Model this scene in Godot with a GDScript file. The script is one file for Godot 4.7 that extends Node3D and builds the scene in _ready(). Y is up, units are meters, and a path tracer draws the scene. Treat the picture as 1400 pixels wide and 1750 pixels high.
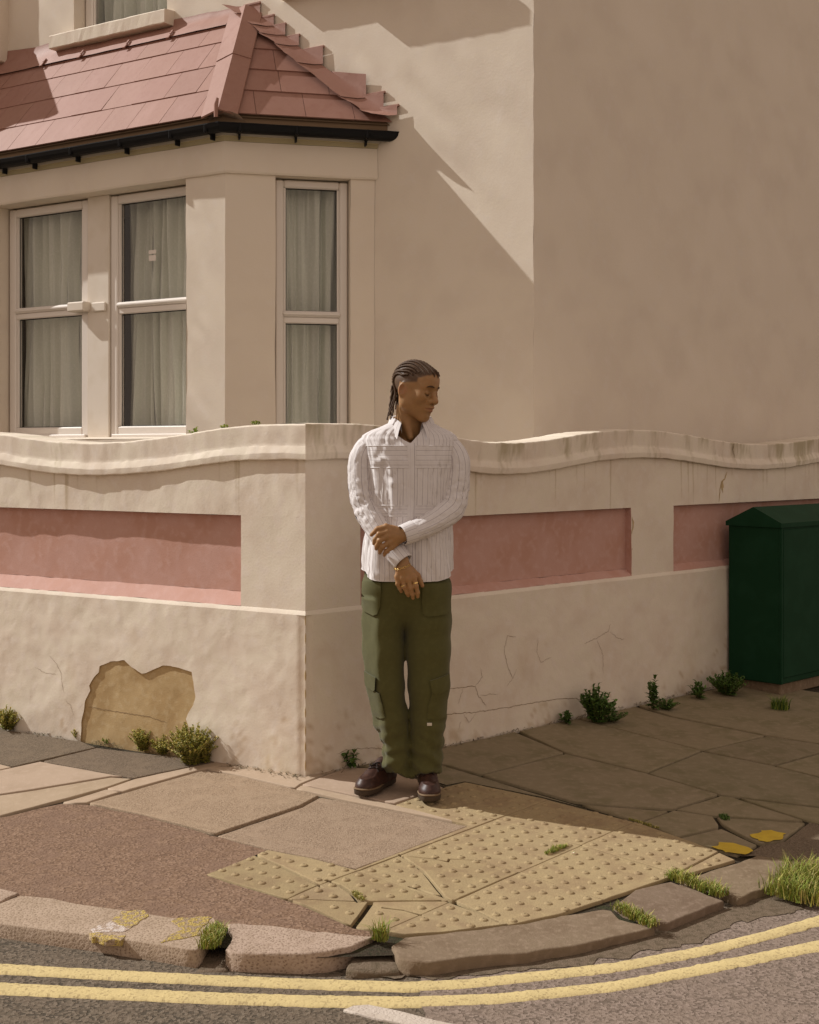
extends Node3D
# A young man in front of a rendered garden wall on a street corner, low sun from the left.
# x runs to the right along the front garden wall, z towards the street, y up; the wall's corner stands at the origin.

const SIDE := Vector3(0.247, 0, -0.969)      # direction of the side wall
const SIDE_OUT := Vector3(0.969, 0, 0.247)   # its outward normal
const ROAD_Y := -0.145
const FACADE_Z := -2.2
const WAVE_FRONT := [1.5136, 1.5159, 1.5155, 1.5124, 1.5069, 1.497, 1.4854, 1.4742, 1.463, 1.4536, 1.4461, 1.4404, 1.437, 1.4364, 1.4384, 1.4428, 1.4498, 1.4591, 1.4694, 1.4807, 1.4887, 1.4936, 1.4971, 1.501, 1.5069, 1.5127, 1.5159, 1.514, 1.5055, 1.4926, 1.4778, 1.4635, 1.46]
const WAVE_SIDE := [1.5134, 1.5172, 1.5187, 1.5179, 1.5144, 1.508, 1.4996, 1.4893, 1.4767, 1.4641, 1.4538, 1.4447, 1.4384, 1.437, 1.4396, 1.4453, 1.4544, 1.4651, 1.477, 1.489, 1.4985, 1.5061, 1.5115, 1.5143, 1.5147, 1.513, 1.5093, 1.5034, 1.4956, 1.4872, 1.4772, 1.4664, 1.4567, 1.4497, 1.4447, 1.4414, 1.4398, 1.4401, 1.4425, 1.4468, 1.4525, 1.4592, 1.4677, 1.4765, 1.4838, 1.4899, 1.4952, 1.4996, 1.5038, 1.5078, 1.5106, 1.5111, 1.5084, 1.5017, 1.492]
const SLAB_TARMAC := [
	[[-2.140,0.044],[-1.875,0.045],[-1.314,0.030],[-1.171,0.075],[-1.244,0.345],[-1.285,0.476],[-1.387,0.465],[-1.635,0.459]],
	[[-1.169,0.074],[-0.716,0.029],[-0.489,0.002],[-0.659,0.358],[-1.234,0.350]]]
const SLAB_SMOOTH := [
	[[-1.334,0.705],[-1.297,0.542],[-1.277,0.483],[-1.237,0.362],[-0.705,0.361],[-0.770,0.383],[-0.934,0.667],[-1.015,0.786],[-1.087,0.908]],
	[[-1.002,0.797],[-0.921,0.678],[-0.757,0.396],[-0.657,0.371],[-0.670,0.519],[-0.715,0.707],[-0.787,0.981],[-0.823,1.124],[-1.074,0.918]],
	[[-1.627,0.465],[-1.380,0.472],[-1.284,0.481],[-1.305,0.536],[-1.341,0.699]],
	[[-0.689,0.745],[-0.655,0.530],[-0.572,0.529],[-0.595,0.699]],
	[[-0.659,0.523],[-0.648,0.366],[-0.487,-0.011],[-0.391,0.006],[-0.473,0.124],[-0.568,0.522]],
	[[-0.540,-0.058],[0.010,0.014],[0.058,-0.217],[0.052,0.103],[0.064,0.160],[-0.284,0.119],[-0.459,0.117],[-0.381,0.010]],
	[[0.062,0.112],[0.065,-0.216],[0.200,-0.307],[0.549,-0.241],[0.531,-0.099],[0.507,0.081]],
	[[0.076,0.172],[0.067,0.123],[0.515,0.094],[0.711,0.094],[0.862,0.107],[0.602,0.137],[0.344,0.166]]]
const SLAB_AGGREGATE := [
	[[-0.581,0.700],[-0.458,0.141],[-0.283,0.128],[-0.042,0.158],[0.210,0.187],[0.225,0.331],[0.132,0.748],[-0.256,0.709]],
	[[0.155,0.765],[0.242,0.350],[0.222,0.203],[0.353,0.179],[0.611,0.153],[0.878,0.130],[0.821,0.625],[0.795,0.779],[0.701,0.781],[0.410,0.789]]]
const SLAB_FLAG := [
	[[0.082,-0.255],[0.222,-0.806],[0.353,-1.275],[0.715,-1.084],[0.580,-0.512],[0.352,-0.544],[0.205,-0.323]],
	[[0.358,-1.302],[0.473,-1.740],[1.216,-1.568],[1.150,-1.029],[0.720,-1.088]],
	[[0.475,-1.750],[0.601,-2.224],[0.851,-2.126],[1.373,-2.076],[1.213,-1.579]],
	[[0.608,-2.249],[0.827,-3.080],[1.075,-3.308],[1.485,-3.314],[1.779,-2.094],[1.634,-2.104],[1.376,-2.086],[0.846,-2.138]],
	[[1.220,-1.565],[1.381,-2.060],[1.639,-2.086],[1.783,-2.077],[1.682,-1.921],[1.569,-1.549]],
	[[1.578,-1.537],[1.686,-1.904],[1.786,-2.065],[1.933,-1.455],[1.793,-1.499]],
	[[0.587,-0.501],[0.724,-1.072],[1.152,-1.018],[1.520,-0.923],[1.435,-0.597],[1.203,-0.474],[1.068,-0.423]],
	[[1.156,-1.022],[1.220,-1.551],[1.573,-1.534],[1.798,-1.480],[1.937,-1.441],[2.039,-1.016],[1.913,-1.041],[1.666,-0.970],[1.526,-0.928]],
	[[0.614,-0.483],[1.074,-0.408],[1.209,-0.460],[1.434,-0.572],[1.391,-0.352],[1.099,-0.413],[0.843,-0.438]],
	[[0.215,-0.308],[0.357,-0.525],[0.598,-0.481],[0.864,-0.424],[1.320,-0.349],[1.036,-0.377],[0.937,-0.386],[0.583,-0.367],[0.548,-0.272]],
	[[1.399,-0.350],[1.444,-0.580],[1.604,-0.610],[1.658,-0.524],[1.668,-0.496],[1.574,-0.266]],
	[[1.442,-0.598],[1.528,-0.908],[1.581,-0.925],[1.923,-0.806],[1.601,-0.627]],
	[[1.584,-0.939],[1.671,-0.953],[1.917,-1.024],[2.043,-0.999],[1.974,-0.810],[1.933,-0.814]],
	[[1.611,-0.606],[1.934,-0.777],[1.929,-0.718],[1.919,-0.507],[1.861,-0.401],[1.748,-0.468],[1.661,-0.536]],
	[[1.581,-0.255],[1.676,-0.485],[1.750,-0.447],[1.855,-0.384],[1.831,-0.223],[1.753,-0.224]]]
const TACTILE_AREA := [[0.380,1.086],[0.423,0.799],[0.801,0.792],[0.880,0.120],[0.519,0.091],[0.537,-0.089],[0.557,-0.247],[0.587,-0.360],[0.796,-0.367],[0.945,-0.372],[1.043,-0.362],[1.401,-0.328],[1.753,-0.212],[1.839,-0.167],[1.754,0.074],[1.705,0.170],[1.667,0.297],[1.603,0.513],[1.545,0.695],[1.461,0.862],[1.413,0.928],[1.319,1.058],[1.227,1.151],[1.172,1.165],[1.076,1.201],[0.835,1.143],[0.782,1.136]]
const TACTILE_CRACK := [
	[[0.768,1.140],[0.887,1.076],[0.984,1.015],[1.101,0.914],[1.219,0.821]],
	[[1.010,1.010],[1.044,1.111],[1.077,1.217]],
	[[0.785,0.934],[0.841,0.944],[0.910,0.975],[0.973,1.026]],
	[[0.843,0.570],[0.906,0.603],[0.990,0.652],[1.103,0.750],[1.168,0.810],[1.213,0.832]],
	[[0.853,0.577],[0.889,0.556],[0.968,0.523],[1.016,0.522],[1.006,0.493],[1.117,0.426]],
	[[1.216,0.823],[1.278,0.837],[1.344,0.859],[1.410,0.884]],
	[[0.417,0.859],[0.482,0.884],[0.564,0.906],[0.669,0.944],[0.806,0.997]],
	[[1.033,0.805],[1.104,0.809],[1.174,0.812]],
	[[1.064,1.017],[1.127,0.992],[1.194,0.993]]]
const PATCH_MAIN := [[-0.817,1.128],[-0.775,0.991],[-0.682,0.755],[-0.578,0.716],[-0.251,0.715],[0.149,0.768],[0.418,0.799],[0.382,1.088],[0.786,1.141],[1.079,1.205],[1.177,1.173],[1.177,1.238],[1.001,1.312],[0.872,1.335],[0.733,1.393],[0.715,1.422],[0.665,1.383],[0.560,1.443],[0.360,1.470],[0.183,1.503],[-0.016,1.535],[-0.154,1.526],[-0.316,1.539]]
const PATCH_SIDE := [[1.868,-0.391],[1.925,-0.504],[1.935,-0.713],[1.939,-0.800],[1.978,-0.794],[2.047,-0.983],[2.180,-0.432],[1.987,-0.309],[1.881,-0.263],[1.841,-0.223]]
const KERB := [
	[[-0.325,1.532],[-0.165,1.517],[-0.071,1.518],[-0.060,1.607],[-0.121,1.699]],
	[[-0.053,1.609],[-0.046,1.533],[0.072,1.500],[0.176,1.496],[0.353,1.463],[0.551,1.433],[0.658,1.372],[0.695,1.398],[0.724,1.471],[0.764,1.545],[0.768,1.584],[0.597,1.614],[0.392,1.655],[0.270,1.685],[0.077,1.726],[-0.062,1.747],[-0.113,1.705]],
	[[0.727,1.386],[0.754,1.362],[0.864,1.325],[0.993,1.301],[1.173,1.231],[1.157,1.334],[1.118,1.400],[1.068,1.448],[0.945,1.514],[0.872,1.543],[0.840,1.533],[0.805,1.463]],
	[[1.243,1.241],[1.237,1.165],[1.323,1.065],[1.392,0.967],[1.489,0.834],[1.552,0.708],[1.638,0.580],[1.667,0.570],[1.712,0.619],[1.839,0.608],[1.706,0.868],[1.591,1.036],[1.496,1.135],[1.386,1.274],[1.305,1.307]],
	[[1.649,0.528],[1.659,0.357],[1.726,0.202],[1.803,0.210],[1.944,0.258],[1.897,0.414],[1.853,0.563],[1.780,0.578],[1.708,0.574]],
	[[1.745,0.194],[1.781,0.088],[1.859,-0.137],[1.888,-0.253],[1.993,-0.282],[2.059,-0.111],[2.009,0.082],[1.969,0.213],[1.908,0.182]],
	[[2.004,-0.291],[2.085,-0.387],[2.156,-0.532],[2.193,-0.380],[2.128,-0.224],[2.069,-0.119]]]
const LINE_A_OUT := [[0.149,1.920],[0.252,1.876],[0.553,1.741],[0.844,1.606],[1.109,1.475],[1.366,1.339],[1.500,1.231],[1.623,1.098],[1.813,0.891],[1.992,0.625],[2.110,0.412],[2.228,0.157],[2.289,0.020]]
const LINE_A_IN := [[0.203,1.965],[0.305,1.922],[0.600,1.788],[0.886,1.654],[1.146,1.526],[1.399,1.392],[1.531,1.286],[1.654,1.160],[1.841,0.957],[2.019,0.703],[2.134,0.491],[2.254,0.255],[2.314,0.123]]
const LINE_B_OUT := [[0.263,2.014],[0.363,1.971],[0.649,1.837],[0.925,1.700],[1.178,1.568],[1.420,1.426],[1.621,1.277],[1.868,1.021],[2.040,0.760],[2.161,0.576],[2.286,0.378],[2.345,0.252]]
const LINE_B_IN := [[0.320,2.061],[0.421,2.022],[0.698,1.886],[0.970,1.753],[1.217,1.622],[1.455,1.482],[1.653,1.336],[1.896,1.086],[2.067,0.837],[2.186,0.658],[2.310,0.471],[2.369,0.350]]
const WHITE_MARK := [[1.315,1.597],[1.321,1.561],[1.352,1.537],[1.481,1.524],[1.642,1.514],[1.839,1.525],[1.791,1.594],[1.599,1.595],[1.522,1.588],[1.414,1.596]]
const DAUB_A := [[1.734,-0.241],[1.745,-0.308],[1.769,-0.344],[1.862,-0.303],[1.842,-0.232],[1.797,-0.212]]
const DAUB_B := [[1.804,-0.457],[1.817,-0.564],[1.840,-0.591],[1.909,-0.559],[1.914,-0.495],[1.880,-0.425],[1.856,-0.414]]
const KERB_DAUB := [
	[[0.351,1.474],[0.404,1.442],[0.454,1.463],[0.482,1.529],[0.485,1.568],[0.434,1.559],[0.386,1.534]],
	[[0.568,1.419],[0.654,1.379],[0.677,1.422],[0.702,1.521],[0.665,1.559],[0.639,1.583],[0.621,1.550],[0.636,1.479],[0.576,1.460]],
	[[0.392,1.655],[0.404,1.629],[0.493,1.617],[0.514,1.644]],
	[[0.359,1.623],[0.383,1.571],[0.488,1.566],[0.476,1.602],[0.412,1.630]]]
const KERB_GAP := [
	[[0.648,1.372],[0.734,1.378],[0.811,1.464],[0.868,1.554],[0.786,1.607],[0.751,1.538],[0.721,1.473]],
	[[1.147,1.218],[1.230,1.148],[1.244,1.230],[1.319,1.316],[1.187,1.408],[1.154,1.341],[1.177,1.238]]]
const ROAD_LIGHT := [[1.369,1.272],[1.466,1.171],[1.648,0.952],[1.832,0.609],[2.031,0.155],[2.211,-0.304],[2.590,0.136],[2.802,1.314],[2.171,1.892],[1.752,1.837],[1.574,1.569],[1.460,1.443]]
const GUTTER_DIRT := [[1.092,1.363],[1.193,1.262],[1.285,1.242],[1.355,1.188],[1.467,1.064],[1.684,0.818],[1.825,0.541],[1.942,0.224],[2.054,-0.115],[2.195,-0.372],[2.265,-0.081],[2.068,0.276],[1.948,0.607],[1.746,0.954],[1.571,1.147],[1.417,1.293],[1.250,1.347]]
const WALL_CRACK := [
	[1,0.0024,[[0.8400,0.1478],[1.0621,0.1295],[1.3347,0.1203],[1.4951,0.1178],[1.6846,0.1137],[1.8183,0.0963],[1.9358,0.0520]]],
	[1,0.0022,[[0.8677,0.2645],[0.8995,0.2653],[1.0522,0.2548],[1.0704,0.2070],[1.1288,0.1479]]],
	[1,0.0016,[[1.0522,0.2548],[1.0995,0.2946],[1.0899,0.3414]]],
	[1,0.0015,[[1.0787,0.2059],[1.1456,0.2059],[1.2135,0.1943]]],
	[1,0.0015,[[0.9679,0.2596],[0.9477,0.2199],[0.9316,0.1856]]],
	[1,0.0015,[[0.9679,0.1329],[1.0046,0.0854],[1.0250,0.1023],[1.0522,0.1241]]],
	[1,0.0014,[[0.9517,0.1014],[0.9316,0.0593]]],
	[1,0.0016,[[1.3478,0.4645],[1.2823,0.4797],[1.2564,0.4096],[1.2823,0.3253],[1.3242,0.2621],[1.3522,0.3057]]],
	[1,0.0013,[[1.3242,0.2621],[1.2780,0.2268]]],
	[1,0.0013,[[1.5179,0.4509],[1.5074,0.3744],[1.5389,0.3172],[1.6237,0.3349]]],
	[1,0.0015,[[1.8865,0.3777],[1.9856,0.3958],[2.0918,0.4233],[2.1097,0.4627]]],
	[1,0.0014,[[1.9856,0.3958],[2.0308,0.3316],[2.0460,0.2967],[2.0460,0.1979]]],
	[1,0.0013,[[2.1071,0.4218],[2.1690,0.3809],[2.2316,0.3651]]],
	[1,0.0016,[[0.1620,0.0670],[0.2197,0.0769],[0.2852,0.0734],[0.3622,0.0640],[0.4393,0.0467],[0.5060,0.0523]]],
	[0,0.0013,[[1.5568,0.3901],[1.5037,0.3514],[1.4753,0.3108],[1.4631,0.2547],[1.4470,0.2133]]],
	[0,0.0012,[[1.6602,0.3234],[1.5856,0.3010],[1.5037,0.3026]]],
	[0,0.0012,[[1.4470,0.1847],[1.4068,0.1602],[1.3828,0.1058]]]]
const FALLEN_RENDER := [[1.3391,-0.0738],[1.3391,0.0056],[1.3352,0.0826],[1.3075,0.1930],[1.2840,0.2320],[1.2761,0.2441],[1.2840,0.2659],[1.2488,0.3170],[1.2215,0.3364],[1.2138,0.3679],[1.1406,0.3965],[1.0607,0.4089],[1.0494,0.4098],[1.0080,0.3775],[0.9410,0.3559],[0.9152,0.3610],[0.8711,0.3813],[0.8129,0.4054],[0.7625,0.4057],[0.6982,0.3992],[0.6347,0.3887],[0.6137,0.2814],[0.6277,0.2400],[0.6558,0.1971],[0.6664,0.1692],[0.6488,0.1310],[0.6277,0.0880],[0.6277,-0.0400]]
const UNDERCOAT_CRACK := [[1.2957,0.1631],[1.1944,0.1596],[1.0834,0.1573],[0.9819,0.1570],[0.8968,0.1579],[0.7876,0.1398]]
const WALL_SPLIT := [[[3.3274,1.4460],[3.3146,1.4071],[3.3339,1.3575]],[[3.2701,1.2732],[3.2447,1.2313],[3.2070,1.2108],[3.1882,1.1622],[3.1757,1.0925]],[[3.2195,1.2176],[3.2133,1.1722],[3.2195,1.1475]]]

var M := {}
var bump := FastNoiseLite.new()
var rng := RandomNumberGenerator.new()
var taken := {}

func _ready() -> void:
	rng.seed = 7
	bump.seed = 3
	bump.frequency = 1.0
	bump.fractal_octaves = 3
	# camera: level, lens shifted down
	var cam := Camera3D.new()
	cam.name = "camera"
	cam.projection = Camera3D.PROJECTION_FRUSTUM
	cam.near = 0.05
	cam.far = 200.0
	cam.size = 0.05 * 1750.0 / 2250.0
	cam.frustum_offset = Vector2(0, -0.05 * 105.0 / 2250.0)
	add_child(cam)
	cam.look_at_from_position(Vector3(3.3884, 1.4, 4.5753), Vector3(3.3884 - 0.5299, 1.4, 4.5753 - 0.8480))
	cam.current = true
	# sky and sun
	var env := Environment.new()
	env.background_mode = Environment.BG_SKY
	var sky := Sky.new()
	var sm := ProceduralSkyMaterial.new()
	sm.sky_top_color = lin(0.61, 0.50, 0.43)
	sm.sky_horizon_color = lin(0.98, 0.752, 0.60)
	sm.sky_curve = 0.2
	sm.ground_bottom_color = lin(0.2, 0.16, 0.12)
	sm.ground_horizon_color = lin(0.45, 0.36, 0.28)
	sm.sun_angle_max = 20.0
	sky.sky_material = sm
	env.sky = sky
	env.tonemap_mode = Environment.TONE_MAPPER_LINEAR
	env.tonemap_exposure = 0.88
	env.sdfgi_enabled = true
	env.ssao_enabled = true
	env.ssil_enabled = true
	var we := WorldEnvironment.new()
	we.name = "world_environment"
	we.environment = env
	add_child(we)
	var sun := DirectionalLight3D.new()
	sun.name = "sun"
	sun.light_energy = 1.6
	sun.light_color = Color(1.0, 0.998, 0.985)
	sun.light_angular_distance = 0.5
	sun.shadow_enabled = true
	add_child(sun)
	sun.look_at_from_position(Vector3(-4.0, 3.3, 1.0), Vector3.ZERO)
	make_materials()
	make_ground()
	make_garden_wall()
	make_house()
	make_cabinet()
	make_person()
	make_plants()

# ------------------------------------------------------------------ helpers

func lin(r: float, g: float, b: float) -> Color:
	return Color(r, g, b).linear_to_srgb()

func numbered(called: String) -> String:
	taken[called] = taken.get(called, 0) + 1
	return called if taken[called] == 1 else "%s_%03d" % [called, taken[called] - 1]

func thing(called: String, label: String, category: String, at := Vector3.ZERO, group := "") -> Node3D:
	var o := Node3D.new()
	o.name = numbered(called)
	add_child(o)
	o.position = at
	o.set_meta("label", label)
	o.set_meta("category", category)
	if group:
		o.set_meta("group", group)
	return o

func setting(called: String) -> Node3D:
	var o := Node3D.new()
	o.name = called
	add_child(o)
	o.set_meta("kind", "structure")
	return o

func part(called: String, mesh: Mesh, mat: Material, parent: Node) -> MeshInstance3D:
	var o := MeshInstance3D.new()
	o.name = called
	o.mesh = mesh
	o.material_override = mat
	parent.add_child(o, true)
	return o

class MB:
	var v := PackedVector3Array()
	var n := PackedVector3Array()
	var uv := PackedVector2Array()
	var c := PackedColorArray()
	var i := PackedInt32Array()
	var use_uv := false
	var use_c := false

	func vert(p: Vector3, nn: Vector3, u := Vector2.ZERO, col := Color.WHITE) -> int:
		v.append(p); n.append(nn); uv.append(u); c.append(col)
		return v.size() - 1

	func tri(a: Vector3, b: Vector3, d: Vector3, col := Color.WHITE) -> void:
		var nn := (d - a).cross(b - a)
		if nn.length_squared() < 1e-20:
			return
		nn = nn.normalized()
		var k := v.size()
		for p in [a, b, d]:
			vert(p, nn, Vector2.ZERO, col)
		i.append_array([k, k + 1, k + 2])

	func quad(a: Vector3, b: Vector3, d: Vector3, e: Vector3, col := Color.WHITE) -> void:
		tri(a, b, d, col)
		tri(a, d, e, col)

	# smooth grid, fn(u 0..nu, v 0..nv) -> Vector3
	func grid(nu: int, nv: int, fn: Callable, colfn = null, uvfn = null, flip := false, closed := false) -> void:
		var k := v.size()
		var P := PackedVector3Array()
		for a in nu + 1:
			for b in nv + 1:
				P.append(fn.call(a, b))
		var w := nv + 1
		for a in nu + 1:
			for b in nv + 1:
				var a0: int = a - 1 if a > 0 else (nu - 1 if closed else 0)
				var a1: int = a + 1 if a < nu else (1 if closed else nu)
				var du := P[a1 * w + b] - P[a0 * w + b]
				var dv := P[a * w + mini(b + 1, nv)] - P[a * w + maxi(b - 1, 0)]
				var nn := du.cross(dv).normalized()
				if flip:
					nn = -nn
				var col: Color = colfn.call(a, b) if colfn != null else Color.WHITE
				var u: Vector2 = uvfn.call(a, b) if uvfn != null else Vector2.ZERO
				vert(P[a * w + b], nn, u, col)
		if colfn != null: use_c = true
		if uvfn != null: use_uv = true
		for a in nu:
			for b in nv:
				var q := [k + a * w + b, k + (a + 1) * w + b, k + (a + 1) * w + b + 1, k + a * w + b + 1]
				if flip:
					i.append_array([q[0], q[1], q[2], q[0], q[2], q[3]])
				else:
					i.append_array([q[0], q[2], q[1], q[0], q[3], q[2]])

	func box(lo: Vector3, hi: Vector3, r := 0.003, basis := Basis.IDENTITY, origin := Vector3.ZERO) -> void:
		# box with chamfered edges
		var m := (lo + hi) / 2
		var h := (hi - lo) / 2
		r = minf(r, minf(h.x, minf(h.y, h.z)) * 0.9)
		var corner := func(sx: int, sy: int, sz: int, ax: int) -> Vector3:
			var q := Vector3(sx * (h.x - r), sy * (h.y - r), sz * (h.z - r))
			q[ax] = [sx, sy, sz][ax] * h[ax]
			return origin + basis * (m + q)
		var S := [-1, 1]
		for ax in 3:
			for s in S:
				var pts := []
				for k in [[-1, -1], [1, -1], [1, 1], [-1, 1]]:
					var sg := [0, 0, 0]
					sg[ax] = s; sg[(ax + 1) % 3] = k[0]; sg[(ax + 2) % 3] = k[1]
					pts.append(corner.call(sg[0], sg[1], sg[2], ax))
				if s > 0:
					quad(pts[0], pts[3], pts[2], pts[1])
				else:
					quad(pts[0], pts[1], pts[2], pts[3])
		for ax in 3:
			var b1 := (ax + 1) % 3
			var b2 := (ax + 2) % 3
			for s1 in S:
				for s2 in S:
					var sa := [0, 0, 0]; var sb := [0, 0, 0]
					sa[ax] = -1; sa[b1] = s1; sa[b2] = s2
					sb[ax] = 1; sb[b1] = s1; sb[b2] = s2
					var p := [corner.call(sa[0], sa[1], sa[2], b1), corner.call(sb[0], sb[1], sb[2], b1), corner.call(sb[0], sb[1], sb[2], b2), corner.call(sa[0], sa[1], sa[2], b2)]
					if s1 * s2 > 0:
						quad(p[0], p[1], p[2], p[3])
					else:
						quad(p[3], p[2], p[1], p[0])
		for sx in S:
			for sy in S:
				for sz in S:
					var a = corner.call(sx, sy, sz, 0); var b = corner.call(sx, sy, sz, 1); var d = corner.call(sx, sy, sz, 2)
					if sx * sy * sz > 0: tri(a, d, b)
					else: tri(a, b, d)

	# tube along points with radii; sides vertices per ring
	func tube(pts: Array, radii: Array, sides := 6, colr := Color.WHITE, cap := true) -> void:
		var k := v.size()
		var up := Vector3.UP
		for a in pts.size():
			var t: Vector3 = (pts[mini(a + 1, pts.size() - 1)] - pts[maxi(a - 1, 0)]).normalized()
			if absf(t.dot(up)) > 0.95: up = Vector3.RIGHT if absf(t.x) < 0.9 else Vector3.FORWARD
			var x := t.cross(up).normalized()
			var y := x.cross(t).normalized()
			up = y
			for s in sides:
				var an := TAU * s / sides
				var d := x * cos(an) + y * sin(an)
				vert(pts[a] + d * radii[a], d, Vector2(float(s) / sides, float(a)), colr)
		for a in pts.size() - 1:
			for s in sides:
				var s2 := (s + 1) % sides
				var q := [k + a * sides + s, k + a * sides + s2, k + (a + 1) * sides + s2, k + (a + 1) * sides + s]
				i.append_array([q[0], q[1], q[2], q[0], q[2], q[3]])
		if cap:
			for e in [0, pts.size() - 1]:
				var cc := vert(pts[e], Vector3.UP if pts.size() < 2 else (pts[e] - pts[1 if e == 0 else e - 1]).normalized(), Vector2.ZERO, colr)
				for s in sides:
					i.append_array([cc, k + e * sides + (s + 1) % sides, k + e * sides + s])

	func mesh() -> ArrayMesh:
		var A := []
		A.resize(Mesh.ARRAY_MAX)
		A[Mesh.ARRAY_VERTEX] = v
		A[Mesh.ARRAY_NORMAL] = n
		if use_uv: A[Mesh.ARRAY_TEX_UV] = uv
		if use_c: A[Mesh.ARRAY_COLOR] = c
		A[Mesh.ARRAY_INDEX] = i
		var m := ArrayMesh.new()
		if i.size() > 0:
			m.add_surface_from_arrays(Mesh.PRIMITIVE_TRIANGLES, A)
		return m

func poly(a: Array) -> PackedVector2Array:
	var p := PackedVector2Array()
	for q in a:
		p.append(Vector2(q[0], q[1]))
	return p

# a flat face in (u, v) cut into cells, minus holes (or kept only inside `keep`), mapped to space by fn
func cut_face(mb: MB, lo: Vector2, hi: Vector2, cell: float, holes: Array, fn: Callable, keep = null, flip := false, colfn = null) -> void:
	var nu := maxi(1, int(ceil((hi.x - lo.x) / cell)))
	var nv := maxi(1, int(ceil((hi.y - lo.y) / cell)))
	var ids := {}
	if colfn != null: mb.use_c = true
	var get_v := func(q: Vector2) -> int:
		var key := Vector2i(roundi(q.x * 8000), roundi(q.y * 8000))
		if not ids.has(key):
			var p: Vector3 = fn.call(q)
			var e := 0.004
			var px: Vector3 = fn.call(q + Vector2(e, 0)) - fn.call(q - Vector2(e, 0))
			var py: Vector3 = fn.call(q + Vector2(0, e)) - fn.call(q - Vector2(0, e))
			var nn := px.cross(py).normalized()
			ids[key] = mb.vert(p, -nn if flip else nn, q, colfn.call(q) if colfn != null else Color.WHITE)
		return ids[key]
	for a in nu:
		for b in nv:
			var u0 := lerpf(lo.x, hi.x, float(a) / nu); var u1 := lerpf(lo.x, hi.x, float(a + 1) / nu)
			var v0 := lerpf(lo.y, hi.y, float(b) / nv); var v1 := lerpf(lo.y, hi.y, float(b + 1) / nv)
			var list := [PackedVector2Array([Vector2(u0, v0), Vector2(u1, v0), Vector2(u1, v1), Vector2(u0, v1)])]
			if keep != null:
				list = Geometry2D.intersect_polygons(list[0], keep)
			for h in holes:
				var nxt := []
				for g in list:
					nxt.append_array(Geometry2D.clip_polygons(g, h))
				list = nxt
			for g in list:
				if g.size() < 3: continue
				var t := Geometry2D.triangulate_polygon(g)
				for k in range(0, t.size(), 3):
					var A: Vector2 = g[t[k]]; var B: Vector2 = g[t[k + 1]]; var C: Vector2 = g[t[k + 2]]
					var ccw := (B - A).cross(C - A) > 0
					if ccw != flip:
						mb.i.append_array([get_v.call(A), get_v.call(C), get_v.call(B)])
					else:
						mb.i.append_array([get_v.call(A), get_v.call(B), get_v.call(C)])

func rect(x0: float, y0: float, x1: float, y1: float) -> PackedVector2Array:
	return PackedVector2Array([Vector2(x0, y0), Vector2(x1, y0), Vector2(x1, y1), Vector2(x0, y1)])

# ------------------------------------------------------------------ materials

func noise_bytes(size: int, freq: float, oct: int, sd: int, kind := FastNoiseLite.TYPE_SIMPLEX_SMOOTH, cell := 0) -> PackedByteArray:
	var nz := FastNoiseLite.new()
	nz.seed = sd
	nz.noise_type = kind
	nz.frequency = freq
	nz.fractal_octaves = oct
	if oct <= 1: nz.fractal_type = FastNoiseLite.FRACTAL_NONE
	if cell == 1: nz.cellular_return_type = FastNoiseLite.RETURN_CELL_VALUE
	var im := nz.get_seamless_image(size, size)
	im.convert(Image.FORMAT_L8)
	return im.get_data()

# colour from layers: each [bytes, low, high, Color, strength]: mixes the colour in where the layer lies between low and high
func layered(size: int, base: Color, layers: Array) -> ImageTexture:
	var out := PackedByteArray()
	out.resize(size * size * 3)
	var L := []
	for l in layers:
		var lut := PackedFloat32Array()
		for k in 256:
			lut.append(clampf((k / 255.0 - l[1]) / (l[2] - l[1]), 0, 1) * l[4])
		var col: Color = l[3]
		L.append([l[0], lut, col.r, col.g, col.b])
	for p in size * size:
		var r := base.r; var g := base.g; var b := base.b
		for l in L:
			var t: float = l[1][l[0][p]]
			if t > 0.0:
				r += (l[2] - r) * t; g += (l[3] - g) * t; b += (l[4] - b) * t
		out[p * 3] = int(clampf(r, 0, 1) * 255); out[p * 3 + 1] = int(clampf(g, 0, 1) * 255); out[p * 3 + 2] = int(clampf(b, 0, 1) * 255)
	var im := Image.create_from_data(size, size, false, Image.FORMAT_RGB8, out)
	return ImageTexture.create_from_image(im)

func grey_tex(size: int, layers: Array) -> ImageTexture:   # [bytes, weight]
	var out := PackedByteArray()
	out.resize(size * size)
	for p in size * size:
		var s := 0.0
		for l in layers:
			s += l[0][p] * l[1]
		out[p] = int(clampf(s, 0, 255))
	return ImageTexture.create_from_image(Image.create_from_data(size, size, false, Image.FORMAT_L8, out))

func surface(tex, rough: float, scale: float, relief = null, depth := 0.0, world := true) -> StandardMaterial3D:
	var m := StandardMaterial3D.new()
	m.albedo_texture = tex
	m.roughness = rough
	m.metallic_specular = 0.35
	m.uv1_triplanar = true
	m.uv1_world_triplanar = world
	m.uv1_scale = Vector3.ONE * scale * 1.3
	m.uv1_triplanar_sharpness = 4.0
	m.cull_mode = BaseMaterial3D.CULL_DISABLED
	m.vertex_color_use_as_albedo = true
	if relief != null:
		m.heightmap_enabled = true
		m.heightmap_texture = relief
		m.heightmap_scale = depth
	return m

func plain(c: Color, rough := 0.7, spec := 0.4) -> StandardMaterial3D:
	var m := StandardMaterial3D.new()
	m.albedo_color = c
	m.roughness = rough
	m.metallic_specular = spec
	m.cull_mode = BaseMaterial3D.CULL_DISABLED
	m.vertex_color_use_as_albedo = true
	return m

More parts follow.
